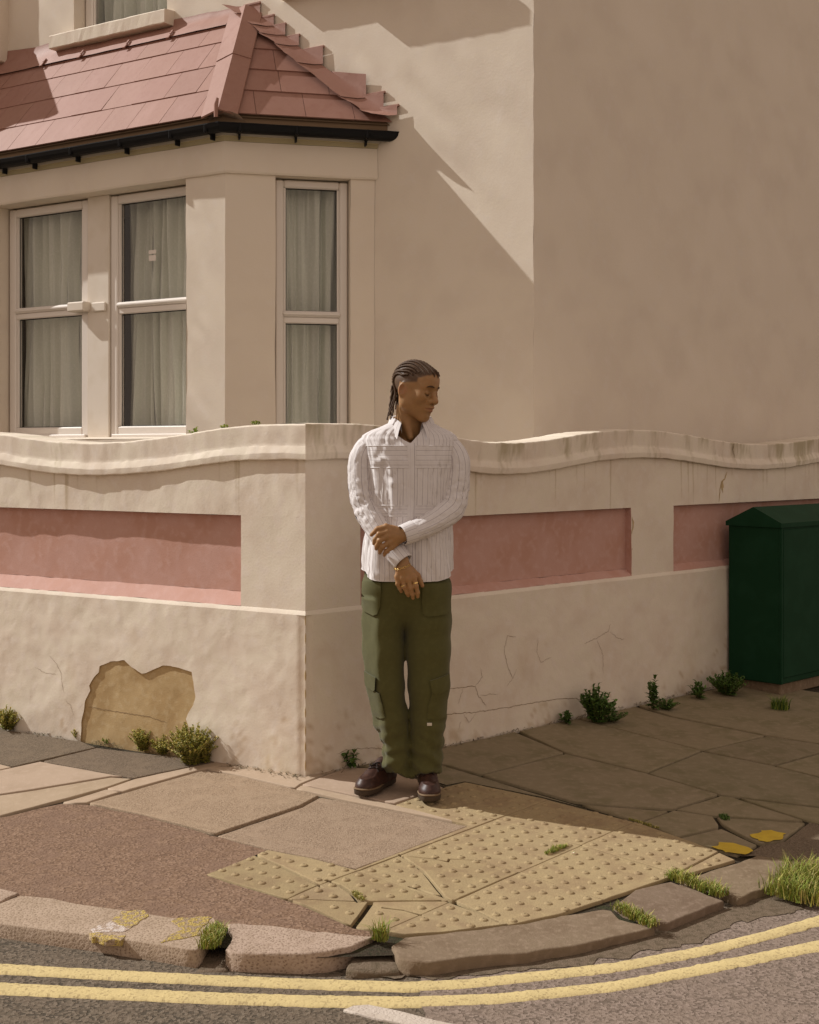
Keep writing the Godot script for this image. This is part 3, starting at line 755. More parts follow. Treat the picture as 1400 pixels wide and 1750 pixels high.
func make_garden_wall() -> void:
	var w := thing("garden_wall", "low cream rendered corner wall with wavy coping and recessed pink panels", "wall")
	var LEN := [3.2, 5.4]
	var PL := 0.012
	var recess := [[[0.356, 2.9]], [[0.317, 2.318], [2.715, 5.0]]]
	for side in 2:
		var L: float = LEN[side]
		# plinth with the fallen patch of render on the front
		var bite := subdivide(poly(FALLEN_RENDER), 0.012, 0.006, 77)
		var holes := [bite] if side == 0 else []
		var mb := MB.new()
		var fp := func(q: Vector2) -> Vector3:
			var y := q.y
			return on_wall(side, q.x, y, PL + rough_off(side, q.x, y) - (0.006 * smoothstep(0.04, 0.0, q.x)))
		# splashed dirt: brown blotches low on the plinth
		var dirt := func(q: Vector2) -> Color:
			var n1 := bump.get_noise_3d(q.x * 9, q.y * 14, 140 + side) + 0.6 * bump.get_noise_3d(q.x * 31, q.y * 38, 150 + side)
			var n2 := bump.get_noise_3d(q.x * 2.4, 3.0, 160 + side)
			var t := clampf((n1 + n2 * 0.8 - 0.10 - q.y * 2.2) * 2.6, 0, 1)
			var t2 := clampf((bump.get_noise_3d(q.x * 3.0, q.y * 1.4, 170 + side) - 0.22) * 3.0, 0, 1) * clampf(0.5 + bump.get_noise_3d(q.x * 22, q.y * 9, 175), 0, 1)
			return Color(1, 1, 1).lerp(Color(0.62, 0.50, 0.36), t * 0.6).lerp(Color(0.84, 0.78, 0.68), t2 * 0.55)
		cut_face(mb, Vector2(0, -0.12), Vector2(L, 0.69), 0.022, holes, fp, null, side == 0, dirt)
		part("plinth", mb.mesh(), M.cream, w)
		part("plinth_ledge", wall_grid(side, 0, L, [func(s: float) -> Vector2: return Vector2(PL + rough_off(side, s, 0.69), 0.69), func(s: float) -> Vector2: return Vector2(0.004 + rough_off(side, s, 0.704), 0.706 + 0.003 * bump.get_noise_2d(s * 12, 3)), func(s: float) -> Vector2: return Vector2(rough_off(side, s, 0.706) - 0.001, 0.7085)]), M.cream, w)
		if side == 0:
			var um := MB.new()
			cut_face(um, Vector2(0.55, -0.12), Vector2(1.4, 0.45), 0.03, [], func(q: Vector2) -> Vector3: return on_wall(0, q.x, q.y, 0.0 + rough_off(0, q.x, q.y) + 0.0045), null, true)
			part("exposed_undercoat", um.mesh(), M.undercoat, w)
			var rim := MB.new()
			for k in bite.size():
				var a := bite[k]; var b := bite[(k + 1) % bite.size()]
				rim.quad(fp.call(a), fp.call(b), on_wall(0, b.x, b.y, 0.001 + rough_off(0, b.x, b.y)), on_wall(0, a.x, a.y, 0.001 + rough_off(0, a.x, a.y)))
			part("broken_edge", rim.mesh(), M.undercoat, w)
		# upper band below the coping
		# and thin runs of mildew below the ledge
		var NB := int(L / 0.008)
		var runs := func(a: int, b: int) -> Color:
			var s := L * a / float(NB)
			var down := 1.0 - b / 12.0
			var r := bump.get_noise_2d(s * 26, 180 + side) + 0.5 * bump.get_noise_2d(s * 5, 185 + side)
			var t := clampf((r - 0.36 - down * 0.30 + 0.12 * bump.get_noise_2d(s * 40, b * 0.7)) * 3.5, 0, 1)
			return Color(1, 1, 1).lerp(Color(0.60, 0.54, 0.40), t * 0.65)
		part("band", wall_grid(side, 0, L, face_rows(side, 0.0, 1.112 if side == 0 else 1.084, func(s: float) -> float: return wave(side, s) - 0.153, 12), L / NB + 0.00001, runs), M.cream, w)
		# piers between the recesses
		var edges := [0.0]
		for r in recess[side]: edges.append_array(r)
		edges.append(L)
		var ytop: float = 1.112 if side == 0 else 1.084
		for k in range(0, edges.size(), 2):
			part("pier", wall_grid(side, edges[k], edges[k + 1], face_rows(side, 0.0, 0.7085, ytop, 12)), M.cream, w)
		for r in recess[side]:
			var D := 0.041
			var pk: Material = M.pink
			var sill := 0.06 if side == 0 else 0.035
			var pb := MB.new()
			var nn := int((r[1] - r[0]) / 0.04)
			var ps := func(a: int) -> float: return lerpf(r[0], r[1], float(a) / nn)
			pb.grid(nn, 8, func(a: int, b: int) -> Vector3:
				var s: float = ps.call(a)
				var y := lerpf(0.7085 + sill, ytop, b / 8.0)
				return on_wall(side, s, y, -D + rough_off(side + 2, s, y) * 0.7), null, null, side == 1)
			part("pink_panel", pb.mesh(), pk, w)
			var sb := MB.new()
			sb.grid(nn, 3, func(a: int, b: int) -> Vector3:
				var s: float = ps.call(a)
				var t := b / 3.0
				return on_wall(side, s, lerpf(0.708, 0.7085 + sill, t) + 0.004 * bump.get_noise_2d(s * 7, t), lerpf(0.002, -D, t) + rough_off(side, s, 0.7) * (1 - t)), null, null, side == 1)
			part("sill", sb.mesh(), pk, w)
			var rv := MB.new()
			rv.grid(nn, 2, func(a: int, b: int) -> Vector3:
				var s: float = ps.call(a)
				return on_wall(side, s, ytop + 0.004 * bump.get_noise_2d(s * 8, 2) * (1 if b == 0 else 0), lerpf(rough_off(side, s, ytop), -D - 0.004, b / 2.0)), null, null, side == 0)
			for e in 2:
				var s: float = r[e]
				rv.grid(12, 2, func(a: int, b: int) -> Vector3:
					var y := lerpf(0.7085, ytop, a / 12.0)
					return on_wall(side, s, y, lerpf(rough_off(side, s, y), -D - 0.004, b / 2.0)), null, null, (e == 0) == (side == 0))
			part("reveal", rv.mesh(), pk, w)
		# coping
		var prof := [[-0.001, -0.153], [0.018, -0.1555], [0.0205, -0.154], [0.022, -0.150], [0.0228, -0.128], [0.0222, -0.124], [0.0115, -0.100], [0.0095, -0.097], [0.0072, -0.092], [0.006, -0.080], [0.006, -0.045], [0.006, -0.008], [0.0045, -0.003], [0.0, 0.0], [-0.02, 0.002], [-0.11, 0.004], [-0.20, 0.002], [-0.225, -0.012], [-0.225, -0.15]]
		var rows := []
		for p in prof:
			rows.append(func(s: float) -> Vector2:
				var j := bump.get_noise_3d(s * 6, p[1] * 20, 60 + side) * 0.004 + bump.get_noise_3d(s * 22, p[1] * 30, 61 + side) * 0.0022
				return Vector2(p[0] + (rough_off(side, s, 1.4) if p[0] > -0.1 else 0.0) + j * 0.5, wave(side, s) + p[1] + j * 0.8))
		var n := int(L / 0.012)
		# mildew streaks running down from the coping's top edge
		var col := func(a: int, b: int) -> Color:
			var s := L * a / n
			var d: float = -prof[b][1]
			if b > 13: d = 0.0
			var run := bump.get_noise_2d(s * 7, 90 + side * 7 + d * 3.0) * 0.7 + bump.get_noise_2d(s * 31, 95 + side * 7 + d * 5.0) * 0.35 + bump.get_noise_2d(s * 60, d * 60.0) * 0.25
			var zone := bump.get_noise_2d(s * 1.6, 99 + side * 7) + (0.15 if side == 1 else -0.22)
			var t := clampf((run + zone * 0.9) * 1.6 - d * 5.0, 0, 1)
			if b >= 13: t = clampf(0.2 + run, 0, 1) * 0.6
			return Color(1, 1, 1).lerp(Color(0.50, 0.47, 0.34), t * 0.75)
		var cb := MB.new()
		cb.grid(n, prof.size() - 1, func(a: int, b: int) -> Vector3:
			var s := L * a / float(n)
			var q: Vector2 = rows[b].call(s)
			return on_wall(side, s, q.y, q.x), col, null, side == 1)
		part("coping", cb.mesh(), M.cream, w)
		part("rear_face", wall_grid(side, 0.0 if side == 0 else 0.0, L, [func(_s: float) -> Vector2: return Vector2(-0.22, -0.1), func(s: float) -> Vector2: return Vector2(-0.22, wave(side, s) - 0.02)], 0.1), M.cream, w)
		var eb := MB.new()
		eb.quad(on_wall(side, L, -0.1, 0.012), on_wall(side, L, wave(side, L), 0.012), on_wall(side, L, wave(side, L), -0.225), on_wall(side, L, -0.1, -0.225))
		part("end_face", eb.mesh(), M.cream, w)
	# cracks in the render
	for cr in WALL_CRACK:
		part("crack", crack_mesh(cr[0], cr[2], cr[1], PL), M.crack, w)
	part("crack", crack_mesh(0, UNDERCOAT_CRACK, 0.002, 0.0047), M.crack, w)
	# a split through coping and band above the second side panel
	part("crack", crack_mesh(1, WALL_SPLIT[0], 0.005, 0.009), M.crack, w)
	part("crack", crack_mesh(1, WALL_SPLIT[1], 0.006, 0.001), M.undercoat, w)
	part("crack", crack_mesh(1, WALL_SPLIT[2], 0.016, 0.0015), M.undercoat, w)
	part("chip", crack_mesh(1, [[2.322, 1.03], [2.335, 1.0], [2.328, 0.965], [2.322, 0.94]], 0.011, 0.0012), M.undercoat, w)
	part("chip", crack_mesh(1, [[2.322, 0.86], [2.324, 0.85]], 0.007, 0.0012), M.undercoat, w)
	# worn arris at the foot of the corner
	for k in 9:
		var y := 0.02 + k * 0.078 + 0.02 * bump.get_noise_1d(k * 3.0)
		var cb2 := MB.new()
		var P := []
		for j in 5: P.append(on_wall(0, 0.0, y + j * 0.012, PL - 0.0055) + Vector3(0.0, 0, 0))
		var rr := 0.002 + 0.003 * absf(bump.get_noise_1d(k * 7.0))
		cb2.tube(P, [0.0005, rr, rr * 1.3, rr, 0.0005], 6)
		part("worn_arris", cb2.mesh(), M.undercoat, w)

func crack_mesh(side: int, pts: Array, half: float, off: float) -> ArrayMesh:
	var mb := MB.new()
	var fine := []
	for k in pts.size() - 1:
		var a := Vector2(pts[k][0], pts[k][1]); var b := Vector2(pts[k + 1][0], pts[k + 1][1])
		var n := maxi(2, int(a.distance_to(b) / 0.009))
		for j in n: fine.append(a.lerp(b, float(j) / n))
	fine.append(Vector2(pts[-1][0], pts[-1][1]))
	var N := fine.size() - 1
	var L := []; var R := []
	for k in N + 1:
		var d: Vector2 = (fine[mini(k + 1, N)] - fine[maxi(k - 1, 0)]).normalized()
		var nrm := Vector2(-d.y, d.x)
		var q: Vector2 = fine[k] + nrm * bump.get_noise_2d(fine[k].x * 60, fine[k].y * 60) * 0.006
		var hw := 0.9 * half * (0.45 + 0.9 * absf(bump.get_noise_2d(fine[k].x * 45 + 9, fine[k].y * 45))) * clampf(minf(k, N - k) / 4.0 + 0.25, 0, 1)
		L.append(q + nrm * hw); R.append(q - nrm * hw)
	mb.grid(N, 1, func(a: int, b: int) -> Vector3:
		var q: Vector2 = L[a] if b == 0 else R[a]
		return on_wall(side, q.x, q.y, off + 0.0009 + rough_off(side, q.x, q.y)), null, null, side == 0)
	return mb.mesh()

# ------------------------------------------------------------------ house

func uneven(p: Vector3, amp := 0.006) -> Vector3:
	return p + Vector3(bump.get_noise_3d(p.x * 1.3, p.y * 1.3, p.z * 1.3), 0, bump.get_noise_3d(p.x * 1.3 + 7, p.y * 1.3, p.z * 1.3)) * amp + Vector3(bump.get_noise_3d(p.x * 7, p.y * 7, p.z * 7), 0, bump.get_noise_3d(p.x * 7 + 3, p.y * 7, p.z * 7)) * amp * 0.3

func window(parent: Node3D, origin: Vector3, along: Vector3, out: Vector3, w: float, h: float, transom: float, fw := 0.058, curtains := true, sd := 1) -> void:
	# a white casement: outer frame, transom, two panes, net curtain; origin at the lower left, seen from outside
	var win := Node3D.new()
	win.name = "window"
	parent.add_child(win, true)
	var B := Basis(along, Vector3.UP, out)
	var bar := func(called: String, x0: float, y0: float, x1: float, y1: float, z0: float, z1: float, r: float) -> void:
		var mb := MB.new()
		mb.box(Vector3(x0, y0, z0), Vector3(x1, y1, z1), r, B, origin)
		part(called, mb.mesh(), M.upvc, win)
	bar.call("frame", 0, 0, fw, h, -0.06, 0.0, 0.008)
	bar.call("frame", w - fw, 0, w, h, -0.06, 0.0, 0.008)
	bar.call("frame", fw, 0, w - fw, fw, -0.06, -0.001, 0.008)
	bar.call("frame", fw, h - fw * 0.9, w - fw, h, -0.06, -0.001, 0.008)
	if transom > 0:
		bar.call("transom", fw, transom - 0.034, w - fw, transom + 0.006, -0.06, -0.006, 0.006)
		bar.call("transom", fw - 0.012, transom + 0.006, w - fw + 0.012, transom + 0.042, -0.06, 0.012, 0.014)
	bar.call("sash_bead", fw, fw, fw + 0.014, h - fw * 0.9, -0.05, -0.012, 0.004)
	bar.call("sash_bead", w - fw - 0.014, fw, w - fw, h - fw * 0.9, -0.05, -0.012, 0.004)
	bar.call("drip_bar", 0.02, -0.012, w - 0.02, 0.012, -0.03, 0.016, 0.005)
	var levels := [[fw, transom - 0.034], [transom + 0.042, h - fw * 0.9]] if transom > 0 else [[fw, h - fw]]
	for lv in levels:
		var g := MB.new()
		var z := -0.034
		g.quad(origin + B * Vector3(fw, lv[0], z), origin + B * Vector3(fw, lv[1], z), origin + B * Vector3(w - fw, lv[1], z), origin + B * Vector3(w - fw, lv[0], z))
		part("pane", g.mesh(), M.glass, win)
		var s := MB.new()
		for e in [[fw + 0.012, lv[0], fw + 0.017, lv[1]], [w - fw - 0.017, lv[0], w - fw - 0.012, lv[1]], [fw + 0.012, lv[0] + 0.0, w - fw - 0.012, lv[0] + 0.005], [fw + 0.012, lv[1] - 0.006, w - fw - 0.012, lv[1]]]:
			s.box(Vector3(e[0], e[1], -0.033), Vector3(e[2], e[3], -0.029), 0.001, B, origin)
		part("seal", s.mesh(), M.seal, win)
	if curtains:
		var c := MB.new()
		var n := int(w * 130)
		var m := 40
		c.grid(n, m, func(a: int, b: int) -> Vector3:
			var x := w * a / float(n)
			var y := lerpf(-0.1, h + 0.02, b / float(m))
			var up := b / float(m)
			var lean := (1 - up) * 0.05 * bump.get_noise_2d(x * 4, sd * 5.0)
			var xx := x + lean
			var fold := sin(xx * 46 + 2.0 * bump.get_noise_2d(xx * 5, sd * 9.0) * 3.0 + sd) * 0.034 + bump.get_noise_2d(xx * 14, sd * 3.0 + up * 0.5) * 0.065 + sin(xx * 190 + sd) * 0.004 * smoothstep(0.75, 1.0, up)
			return origin + B * Vector3(x, y, -0.150 + fold), null, null, true)
		part("net_curtain", c.mesh(), M.curtain, win)

func make_house() -> void:
	var hs := thing("corner_house", "cream rendered end of terrace house with pink tiled roof over its bay window", "house", Vector3.ZERO)
	var TOP := 6.4
	var CX := -0.007                       # the house's corner
	var F := FACADE_Z
	var open_l := rect(-3.70, 4.395, -2.80, 5.7)
	var open_r := rect(-1.60, 4.42, -0.70, 5.7)
	var bay_open := rect(-4.45, -0.2, -1.2, 3.2)
	var mb := MB.new()
	var ff := func(q: Vector2) -> Vector3:
		var p := uneven(Vector3(q.x, q.y, F), 0.006 * smoothstep(0.0, 0.35, CX - q.x))
		return p + Vector3(bump.get_noise_1d(q.y * 3.0) * 0.006, 0, 0) * smoothstep(0.3, 0.0, CX - q.x)
	cut_face(mb, Vector2(-9, -0.1), Vector2(CX, TOP), 0.12, [open_l, open_r, bay_open], ff, null, false)
	part("front_wall", mb.mesh(), M.cream_clean, hs)
	mb = MB.new()
	var fs := func(q: Vector2) -> Vector3:
		return uneven(Vector3(CX, q.y, F) + SIDE * q.x, 0.008 * smoothstep(0.0, 0.35, q.x)) + Vector3(bump.get_noise_1d(q.y * 3.0) * 0.006, 0, 0) * smoothstep(0.3, 0.0, q.x)
	cut_face(mb, Vector2(0, -0.1), Vector2(8, TOP), 0.15, [], fs, null, false)
	part("side_wall", mb.mesh(), M.cream_clean, hs)
	mb = MB.new()
	var far := Vector3(CX, 0, F) + SIDE * 8
	mb.quad(Vector3(far.x, -0.1, far.z), Vector3(far.x, TOP, far.z), Vector3(-9, TOP, far.z), Vector3(-9, -0.1, far.z))
	mb.quad(Vector3(-9, -0.1, far.z), Vector3(-9, TOP, far.z), Vector3(-9, TOP, F), Vector3(-9, -0.1, F))
	part("rear_wall", mb.mesh(), M.cream_clean, hs)
	mb = MB.new()
	mb.quad(Vector3(-9, TOP, F + 0.2), Vector3(CX + 0.2, TOP, F + 0.2), far + Vector3(0.2, TOP, 0), Vector3(-9, TOP, far.z))
	mb.quad(Vector3(-9, TOP + 0.15, F + 0.2), Vector3(CX + 0.2, TOP + 0.15, F + 0.2), far + Vector3(0.2, TOP + 0.15, 0), Vector3(-9, TOP + 0.15, far.z))
	mb.quad(Vector3(-9, TOP, F + 0.2), Vector3(-9, TOP + 0.15, F + 0.2), Vector3(CX + 0.2, TOP + 0.15, F + 0.2), Vector3(CX + 0.2, TOP, F + 0.2))
	mb.quad(Vector3(CX + 0.2, TOP, F + 0.2), Vector3(CX + 0.2, TOP + 0.15, F + 0.2), far + Vector3(0.2, TOP + 0.15, 0), far + Vector3(0.2, TOP, 0))
	part("main_roof", mb.mesh(), M.roof, hs)
	# upper windows with reveals and sills
	for u in [[-3.70, -2.80, 4.395], [-1.60, -0.70, 4.42]]:
		mb = MB.new()
		for q in [[u[0], u[2], u[0], 5.7], [u[1], u[2], u[1], 5.7]]:
			mb.quad(Vector3(q[0], q[1], F + 0.002), Vector3(q[2], q[3], F + 0.002), Vector3(q[2], q[3], F - 0.16), Vector3(q[0], q[1], F - 0.16))
		mb.quad(Vector3(u[0], 5.7, F), Vector3(u[1], 5.7, F), Vector3(u[1], 5.7, F - 0.16), Vector3(u[0], 5.7, F - 0.16))
		mb.quad(Vector3(u[0], u[2], F), Vector3(u[1], u[2], F), Vector3(u[1], u[2], F - 0.16), Vector3(u[0], u[2], F - 0.16))
		part("reveal", mb.mesh(), M.cream_clean, hs)
		window(hs, Vector3(u[0] + 0.01, u[2] + 0.01, F - 0.10), Vector3.RIGHT, Vector3(0, 0, 1), u[1] - u[0] - 0.02, 1.28, 0.72, 0.07, true, 7)
	mb = MB.new()
	sill_box(mb, -3.845, -2.735, 4.295, 4.392, F - 0.02, F + 0.105, 5)
	part("window_sill", mb.mesh(), M.cream, hs)
	mb = MB.new()
	sill_box(mb, -1.42, -0.613, 4.318, 4.42, F - 0.02, F + 0.147, 6)
	part("window_sill", mb.mesh(), M.cream, hs)
	mb = MB.new()
	sill_box(mb, -1.80, -0.62, 4.30, 4.40, F - 0.02, F + 0.078, 8)
	part("window_sill", mb.mesh(), M.cream, hs)
	# party pilaster at the left
	mb = MB.new()
	mb.box(Vector3(-4.85, 4.3, F - 0.05), Vector3(-4.39, TOP - 0.01, F + 0.085), 0.006)
	part("pilaster", mb.mesh(), M.cream_clean, hs)
	make_bay(hs)

func sill_box(mb: MB, x0: float, x1: float, y0: float, y1: float, z0: float, z1: float, sd: int) -> void:
	var n := 30
	var prof := [[z0, y0], [z1 - 0.005, y0], [z1, y0 + 0.005], [z1, y1 - 0.008], [z1 - 0.007, y1], [z0, y1 + 0.012]]
	var pt := func(a: int, b: int) -> Vector3:
		var x := lerpf(x0, x1, float(a) / n)
		var p: Array = prof[b]
		return Vector3(x, p[1] + bump.get_noise_3d(x * 9, b, sd) * 0.004, p[0] + bump.get_noise_3d(x * 9, b + 9, sd) * 0.004)
	for a in n:
		for b in prof.size() - 1:
			mb.quad(pt.call(a, b), pt.call(a + 1, b), pt.call(a + 1, b + 1), pt.call(a, b + 1))
	for e in 2:
		var x: float = [x0, x1][e]
		for b in prof.size() - 2:
			var P := []
			for q in [prof[0], prof[b + 1], prof[b + 2]]:
				var bb := prof.find(q)
				P.append(Vector3(x, q[1] + bump.get_noise_3d(x * 9, bb, sd) * 0.004, q[0] + bump.get_noise_3d(x * 9, bb + 9, sd) * 0.004))
			if e == 0: mb.tri(P[0], P[1], P[2])
			else: mb.tri(P[0], P[2], P[1])

func make_bay(hs: Node3D) -> void:
	var A := Vector3(-1.746, 0, -1.55)          # front corner
	var B := Vector3(-1.10, 0, -2.2)            # where the splayed side meets the front wall
	var SD := Vector3(0.7071, 0, -0.7071)
	var SN := Vector3(0.7071, 0, 0.7071)
	var HEAD := 3.068
	var SIN := 1.475
	var zf := -1.55
	var zw := -1.672
	# front face with openings
	var mb := MB.new()
	var o1 := rect(-3.79, SIN, -2.055, HEAD)
	var fr := func(q: Vector2) -> Vector3:
		var e := smoothstep(0.0, 0.25, A.x - q.x)
		return uneven(Vector3(q.x, q.y, zf), 0.007 * e) + Vector3(bump.get_noise_1d(q.y * 4.0 + 30) * 0.005, 0, 0) * (1 - e)
	cut_face(mb, Vector2(-4.15, -0.1), Vector2(A.x, HEAD), 0.08, [o1], fr)
	part("bay_wall", mb.mesh(), M.cream_clean, hs)
	# splayed side with its opening
	var L := 0.9157
	mb = MB.new()
	var sf := func(q: Vector2) -> Vector3:
		var e := smoothstep(0.0, 0.2, q.x)
		return uneven(A + SD * q.x + Vector3(0, q.y, 0), 0.005 * e) + Vector3(bump.get_noise_1d(q.y * 4.0 + 30) * 0.005, 0, 0) * (1 - e)
	cut_face(mb, Vector2(0, -0.1), Vector2(L, HEAD), 0.08, [rect(0.303, 1.18, 0.765, HEAD)], sf)
	part("bay_wall", mb.mesh(), M.cream_clean, hs)
	# hidden left side
	mb = MB.new()
	mb.quad(Vector3(-4.15, -0.1, zf), Vector3(-4.15, 3.4, zf), Vector3(-4.6, 3.4, -2.2), Vector3(-4.6, -0.1, -2.2))
	part("bay_wall", mb.mesh(), M.cream_clean, hs)
	# reveals
	mb = MB.new()
	mb.quad(Vector3(-2.055, SIN, zf), Vector3(-2.055, HEAD, zf), Vector3(-2.055, HEAD, zw - 0.06), Vector3(-2.055, SIN, zw - 0.06))
	mb.quad(Vector3(-3.79, SIN, zf), Vector3(-3.79, HEAD, zf), Vector3(-3.79, HEAD, zw - 0.06), Vector3(-3.79, SIN, zw - 0.06))
	mb.quad(Vector3(-3.79, HEAD, zf + 0.01), Vector3(-2.05, HEAD, zf + 0.01), Vector3(-2.05, HEAD, zw - 0.06), Vector3(-3.79, HEAD, zw - 0.06))
	mb.quad(Vector3(-3.79, SIN, zf), Vector3(-2.05, SIN, zf), Vector3(-2.05, SIN + 0.02, zw - 0.06), Vector3(-3.79, SIN + 0.02, zw - 0.06))
	for t in [0.303, 0.765]:
		var p: Vector3 = A + SD * t
		var q: Vector3 = p - SN * 0.12
		mb.quad(p + Vector3.UP * 1.18, p + Vector3.UP * HEAD, q + Vector3.UP * HEAD, q + Vector3.UP * 1.18)
	var r0 := A + SD * 0.303; var r1 := A + SD * 0.765
	mb.quad(r0 + Vector3.UP * HEAD, r1 + Vector3.UP * HEAD, r1 - SN * 0.12 + Vector3.UP * HEAD, r0 - SN * 0.12 + Vector3.UP * HEAD)
	mb.quad(r0 + Vector3.UP * 1.18, r1 + Vector3.UP * 1.18, r1 - SN * 0.12 + Vector3.UP * 1.2, r0 - SN * 0.12 + Vector3.UP * 1.2)
	part("reveal", mb.mesh(), M.cream_clean, hs)
	# windows
	window(hs, Vector3(-3.775, SIN + 0.02, zw), Vector3.RIGHT, Vector3(0, 0, 1), 0.76, HEAD - SIN - 0.03, 2.315 - SIN, 0.062, true, 1)
	window(hs, Vector3(-2.815, SIN + 0.02, zw), Vector3.RIGHT, Vector3(0, 0, 1), 0.76, HEAD - SIN - 0.03, 2.30 - SIN, 0.062, true, 2)
	window(hs, A + SD * 0.31 - SN * 0.062 + Vector3.UP * 1.2, SD, SN, 0.45, HEAD - 1.21, 2.215 - 1.2, 0.052, true, 3)
	mb = MB.new()
	mb.box(Vector3(-3.012, SIN, zw - 0.05), Vector3(-2.818, HEAD, zw + 0.012), 0.004)
	part("mullion_post", mb.mesh(), M.trim, hs)
	# small alarm box fixed across the post
	mb = MB.new()
	mb.box(Vector3(-3.14, 2.315, zw + 0.0), Vector3(-2.985, 2.378, zw + 0.075), 0.008)
	part("sensor_box", mb.mesh(), M.trim, hs)
	mb = MB.new()
	mb.box(Vector3(-2.96, 2.31, zw + 0.013), Vector3(-2.835, 2.37, zw + 0.03), 0.006)
	part("sensor_box", mb.mesh(), M.trim, hs)
	# sticker on the pane
	mb = MB.new()
	mb.box(Vector3(-2.51, 2.66, zw - 0.0325), Vector3(-2.445, 2.685, zw - 0.0315), 0.0004)
	mb.box(Vector3(-2.508, 2.615, zw - 0.0325), Vector3(-2.447, 2.652, zw - 0.0315), 0.0004)
	part("sticker", mb.mesh(), M.upvc, hs)
	# room behind the curtains
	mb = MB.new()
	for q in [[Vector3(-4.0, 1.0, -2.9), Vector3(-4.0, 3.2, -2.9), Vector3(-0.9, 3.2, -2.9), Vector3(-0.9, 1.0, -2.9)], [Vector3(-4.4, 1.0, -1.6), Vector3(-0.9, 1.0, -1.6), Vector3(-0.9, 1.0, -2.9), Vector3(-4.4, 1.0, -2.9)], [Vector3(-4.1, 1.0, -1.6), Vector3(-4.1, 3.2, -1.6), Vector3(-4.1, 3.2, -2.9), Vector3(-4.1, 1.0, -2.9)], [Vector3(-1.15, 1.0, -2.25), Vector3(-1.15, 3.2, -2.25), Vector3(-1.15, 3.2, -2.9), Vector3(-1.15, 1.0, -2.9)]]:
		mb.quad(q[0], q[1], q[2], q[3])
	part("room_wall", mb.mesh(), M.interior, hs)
	# frieze, soffit and gutter follow the bay
	var plan := func(off: float) -> Array:    # points of the bay's outline moved outwards
		return [Vector3(-4.25, 0, zf + off), Vector3(A.x + 0.414 * off, 0, zf + off), Vector3(B.x + off * 1.414, 0, -2.2)]
	var sweep := func(prof: Array) -> ArrayMesh:
		var s := MB.new()
		var rows := []
		for p in prof: rows.append(plan.call(p[0]))
		for k in prof.size() - 1:
			for e in 2:
				var u := Vector3.UP
				var a: Vector3 = rows[k][e] + u * prof[k][1]; var b: Vector3 = rows[k][e + 1] + u * prof[k][1]
				var c: Vector3 = rows[k + 1][e + 1] + u * prof[k + 1][1]; var d: Vector3 = rows[k + 1][e] + u * prof[k + 1][1]
				var n := 40 if e == 0 else 16
				s.grid(n, 1, func(x: int, y: int) -> Vector3:
					var t := float(x) / n
					var w := a.lerp(b, t) if y == 0 else d.lerp(c, t)
					return w + Vector3(0, bump.get_noise_3d(w.x * 4, w.y * 9, w.z * 4) * 0.002, 0), null, null, false)
		return s.mesh()
	part("frieze", sweep.call([[-0.05, HEAD - 0.0], [0.013, HEAD + 0.0], [0.018, HEAD + 0.012], [0.014, 3.258]]), M.cream_clean, hs)
	part("soffit", sweep.call([[0.0, 3.258], [0.016, 3.26], [0.020, 3.284], [0.031, 3.29]]), M.soffit, hs)
	part("fascia_board", sweep.call([[0.030, 3.288], [0.032, 3.398], [0.0, 3.402]]), M.trim, hs)
	var gut := []
	for k in 9:
		var an := PI + PI * k / 8.0
		gut.append([0.079 + 0.046 * cos(an), 3.338 + 0.046 * sin(an)])
	gut.append([0.1275, 3.340]); gut.append([0.1275, 3.346]); gut.append([0.121, 3.346])
	part("gutter", sweep.call(gut), M.black_plastic, hs)
	# gutter brackets and joints
	for x in [-3.62, -3.33, -2.93, -2.50, -2.08, -1.80]:
		mb = MB.new()
		mb.box(Vector3(x - 0.006, 3.262, zf + 0.03), Vector3(x + 0.006, 3.30, zf + 0.072), 0.003)
		mb.box(Vector3(x - 0.011, 3.289, zf + 0.03), Vector3(x + 0.011, 3.349, zf + 0.130), 0.012)
		part("gutter_bracket", mb.mesh(), M.black_plastic, hs)
	for t in [0.08, 0.42, 0.85]:
		var p: Vector3 = A + SD * t
		mb = MB.new()
		mb.box(Vector3(-0.006, 3.262, 0.03), Vector3(0.006, 3.30, 0.072), 0.003, Basis(SD, Vector3.UP, SN), Vector3(p.x, 0, p.z))
		mb.box(Vector3(-0.011, 3.289, 0.03), Vector3(0.011, 3.349, 0.130), 0.012, Basis(SD, Vector3.UP, SN), Vector3(p.x, 0, p.z))
		part("gutter_bracket", mb.mesh(), M.black_plastic, hs)
	mb = MB.new()
	var pe := B + SN * 0.079 - SD * 0.06
	mb.box(Vector3(-0.01, 3.289, -0.048), Vector3(0.012, 3.349, 0.050), 0.01, Basis(SD, Vector3.UP, SN), pe + SD * 0.0)
	part("gutter_end", mb.mesh(), M.black_plastic, hs)
	# ---- roof over the bay
	var E := Vector3(-1.715, 3.412, -1.475)
	var T := Vector3(-0.985, 3.412, -2.2)
	var H := Vector3(-2.10, 4.29, -2.2)
	var roof := Node3D.new()
	roof.name = "bay_roof"
	hs.add_child(roof)
	mb = MB.new()
	var dn := Vector3(0, -0.02, 0)
	mb.quad(Vector3(-4.5, 3.412, -1.475) + dn, Vector3(-4.5, 4.29, -2.2) + dn, H + dn, E + dn)
	mb.tri(E + dn, H + dn, T + dn)
	mb.quad(Vector3(-4.5, 3.36, -1.49), Vector3(-4.5, 3.41, -1.49), E + Vector3(0, 0, -0.02), E + Vector3(0, -0.05, -0.02))
	mb.quad(E + Vector3(0, -0.05, -0.02), E + Vector3(0, 0, -0.02), T + Vector3(-0.02, 0, 0), T + Vector3(-0.02, -0.05, 0))
	part("roof_deck", mb.mesh(), M.timber, roof)
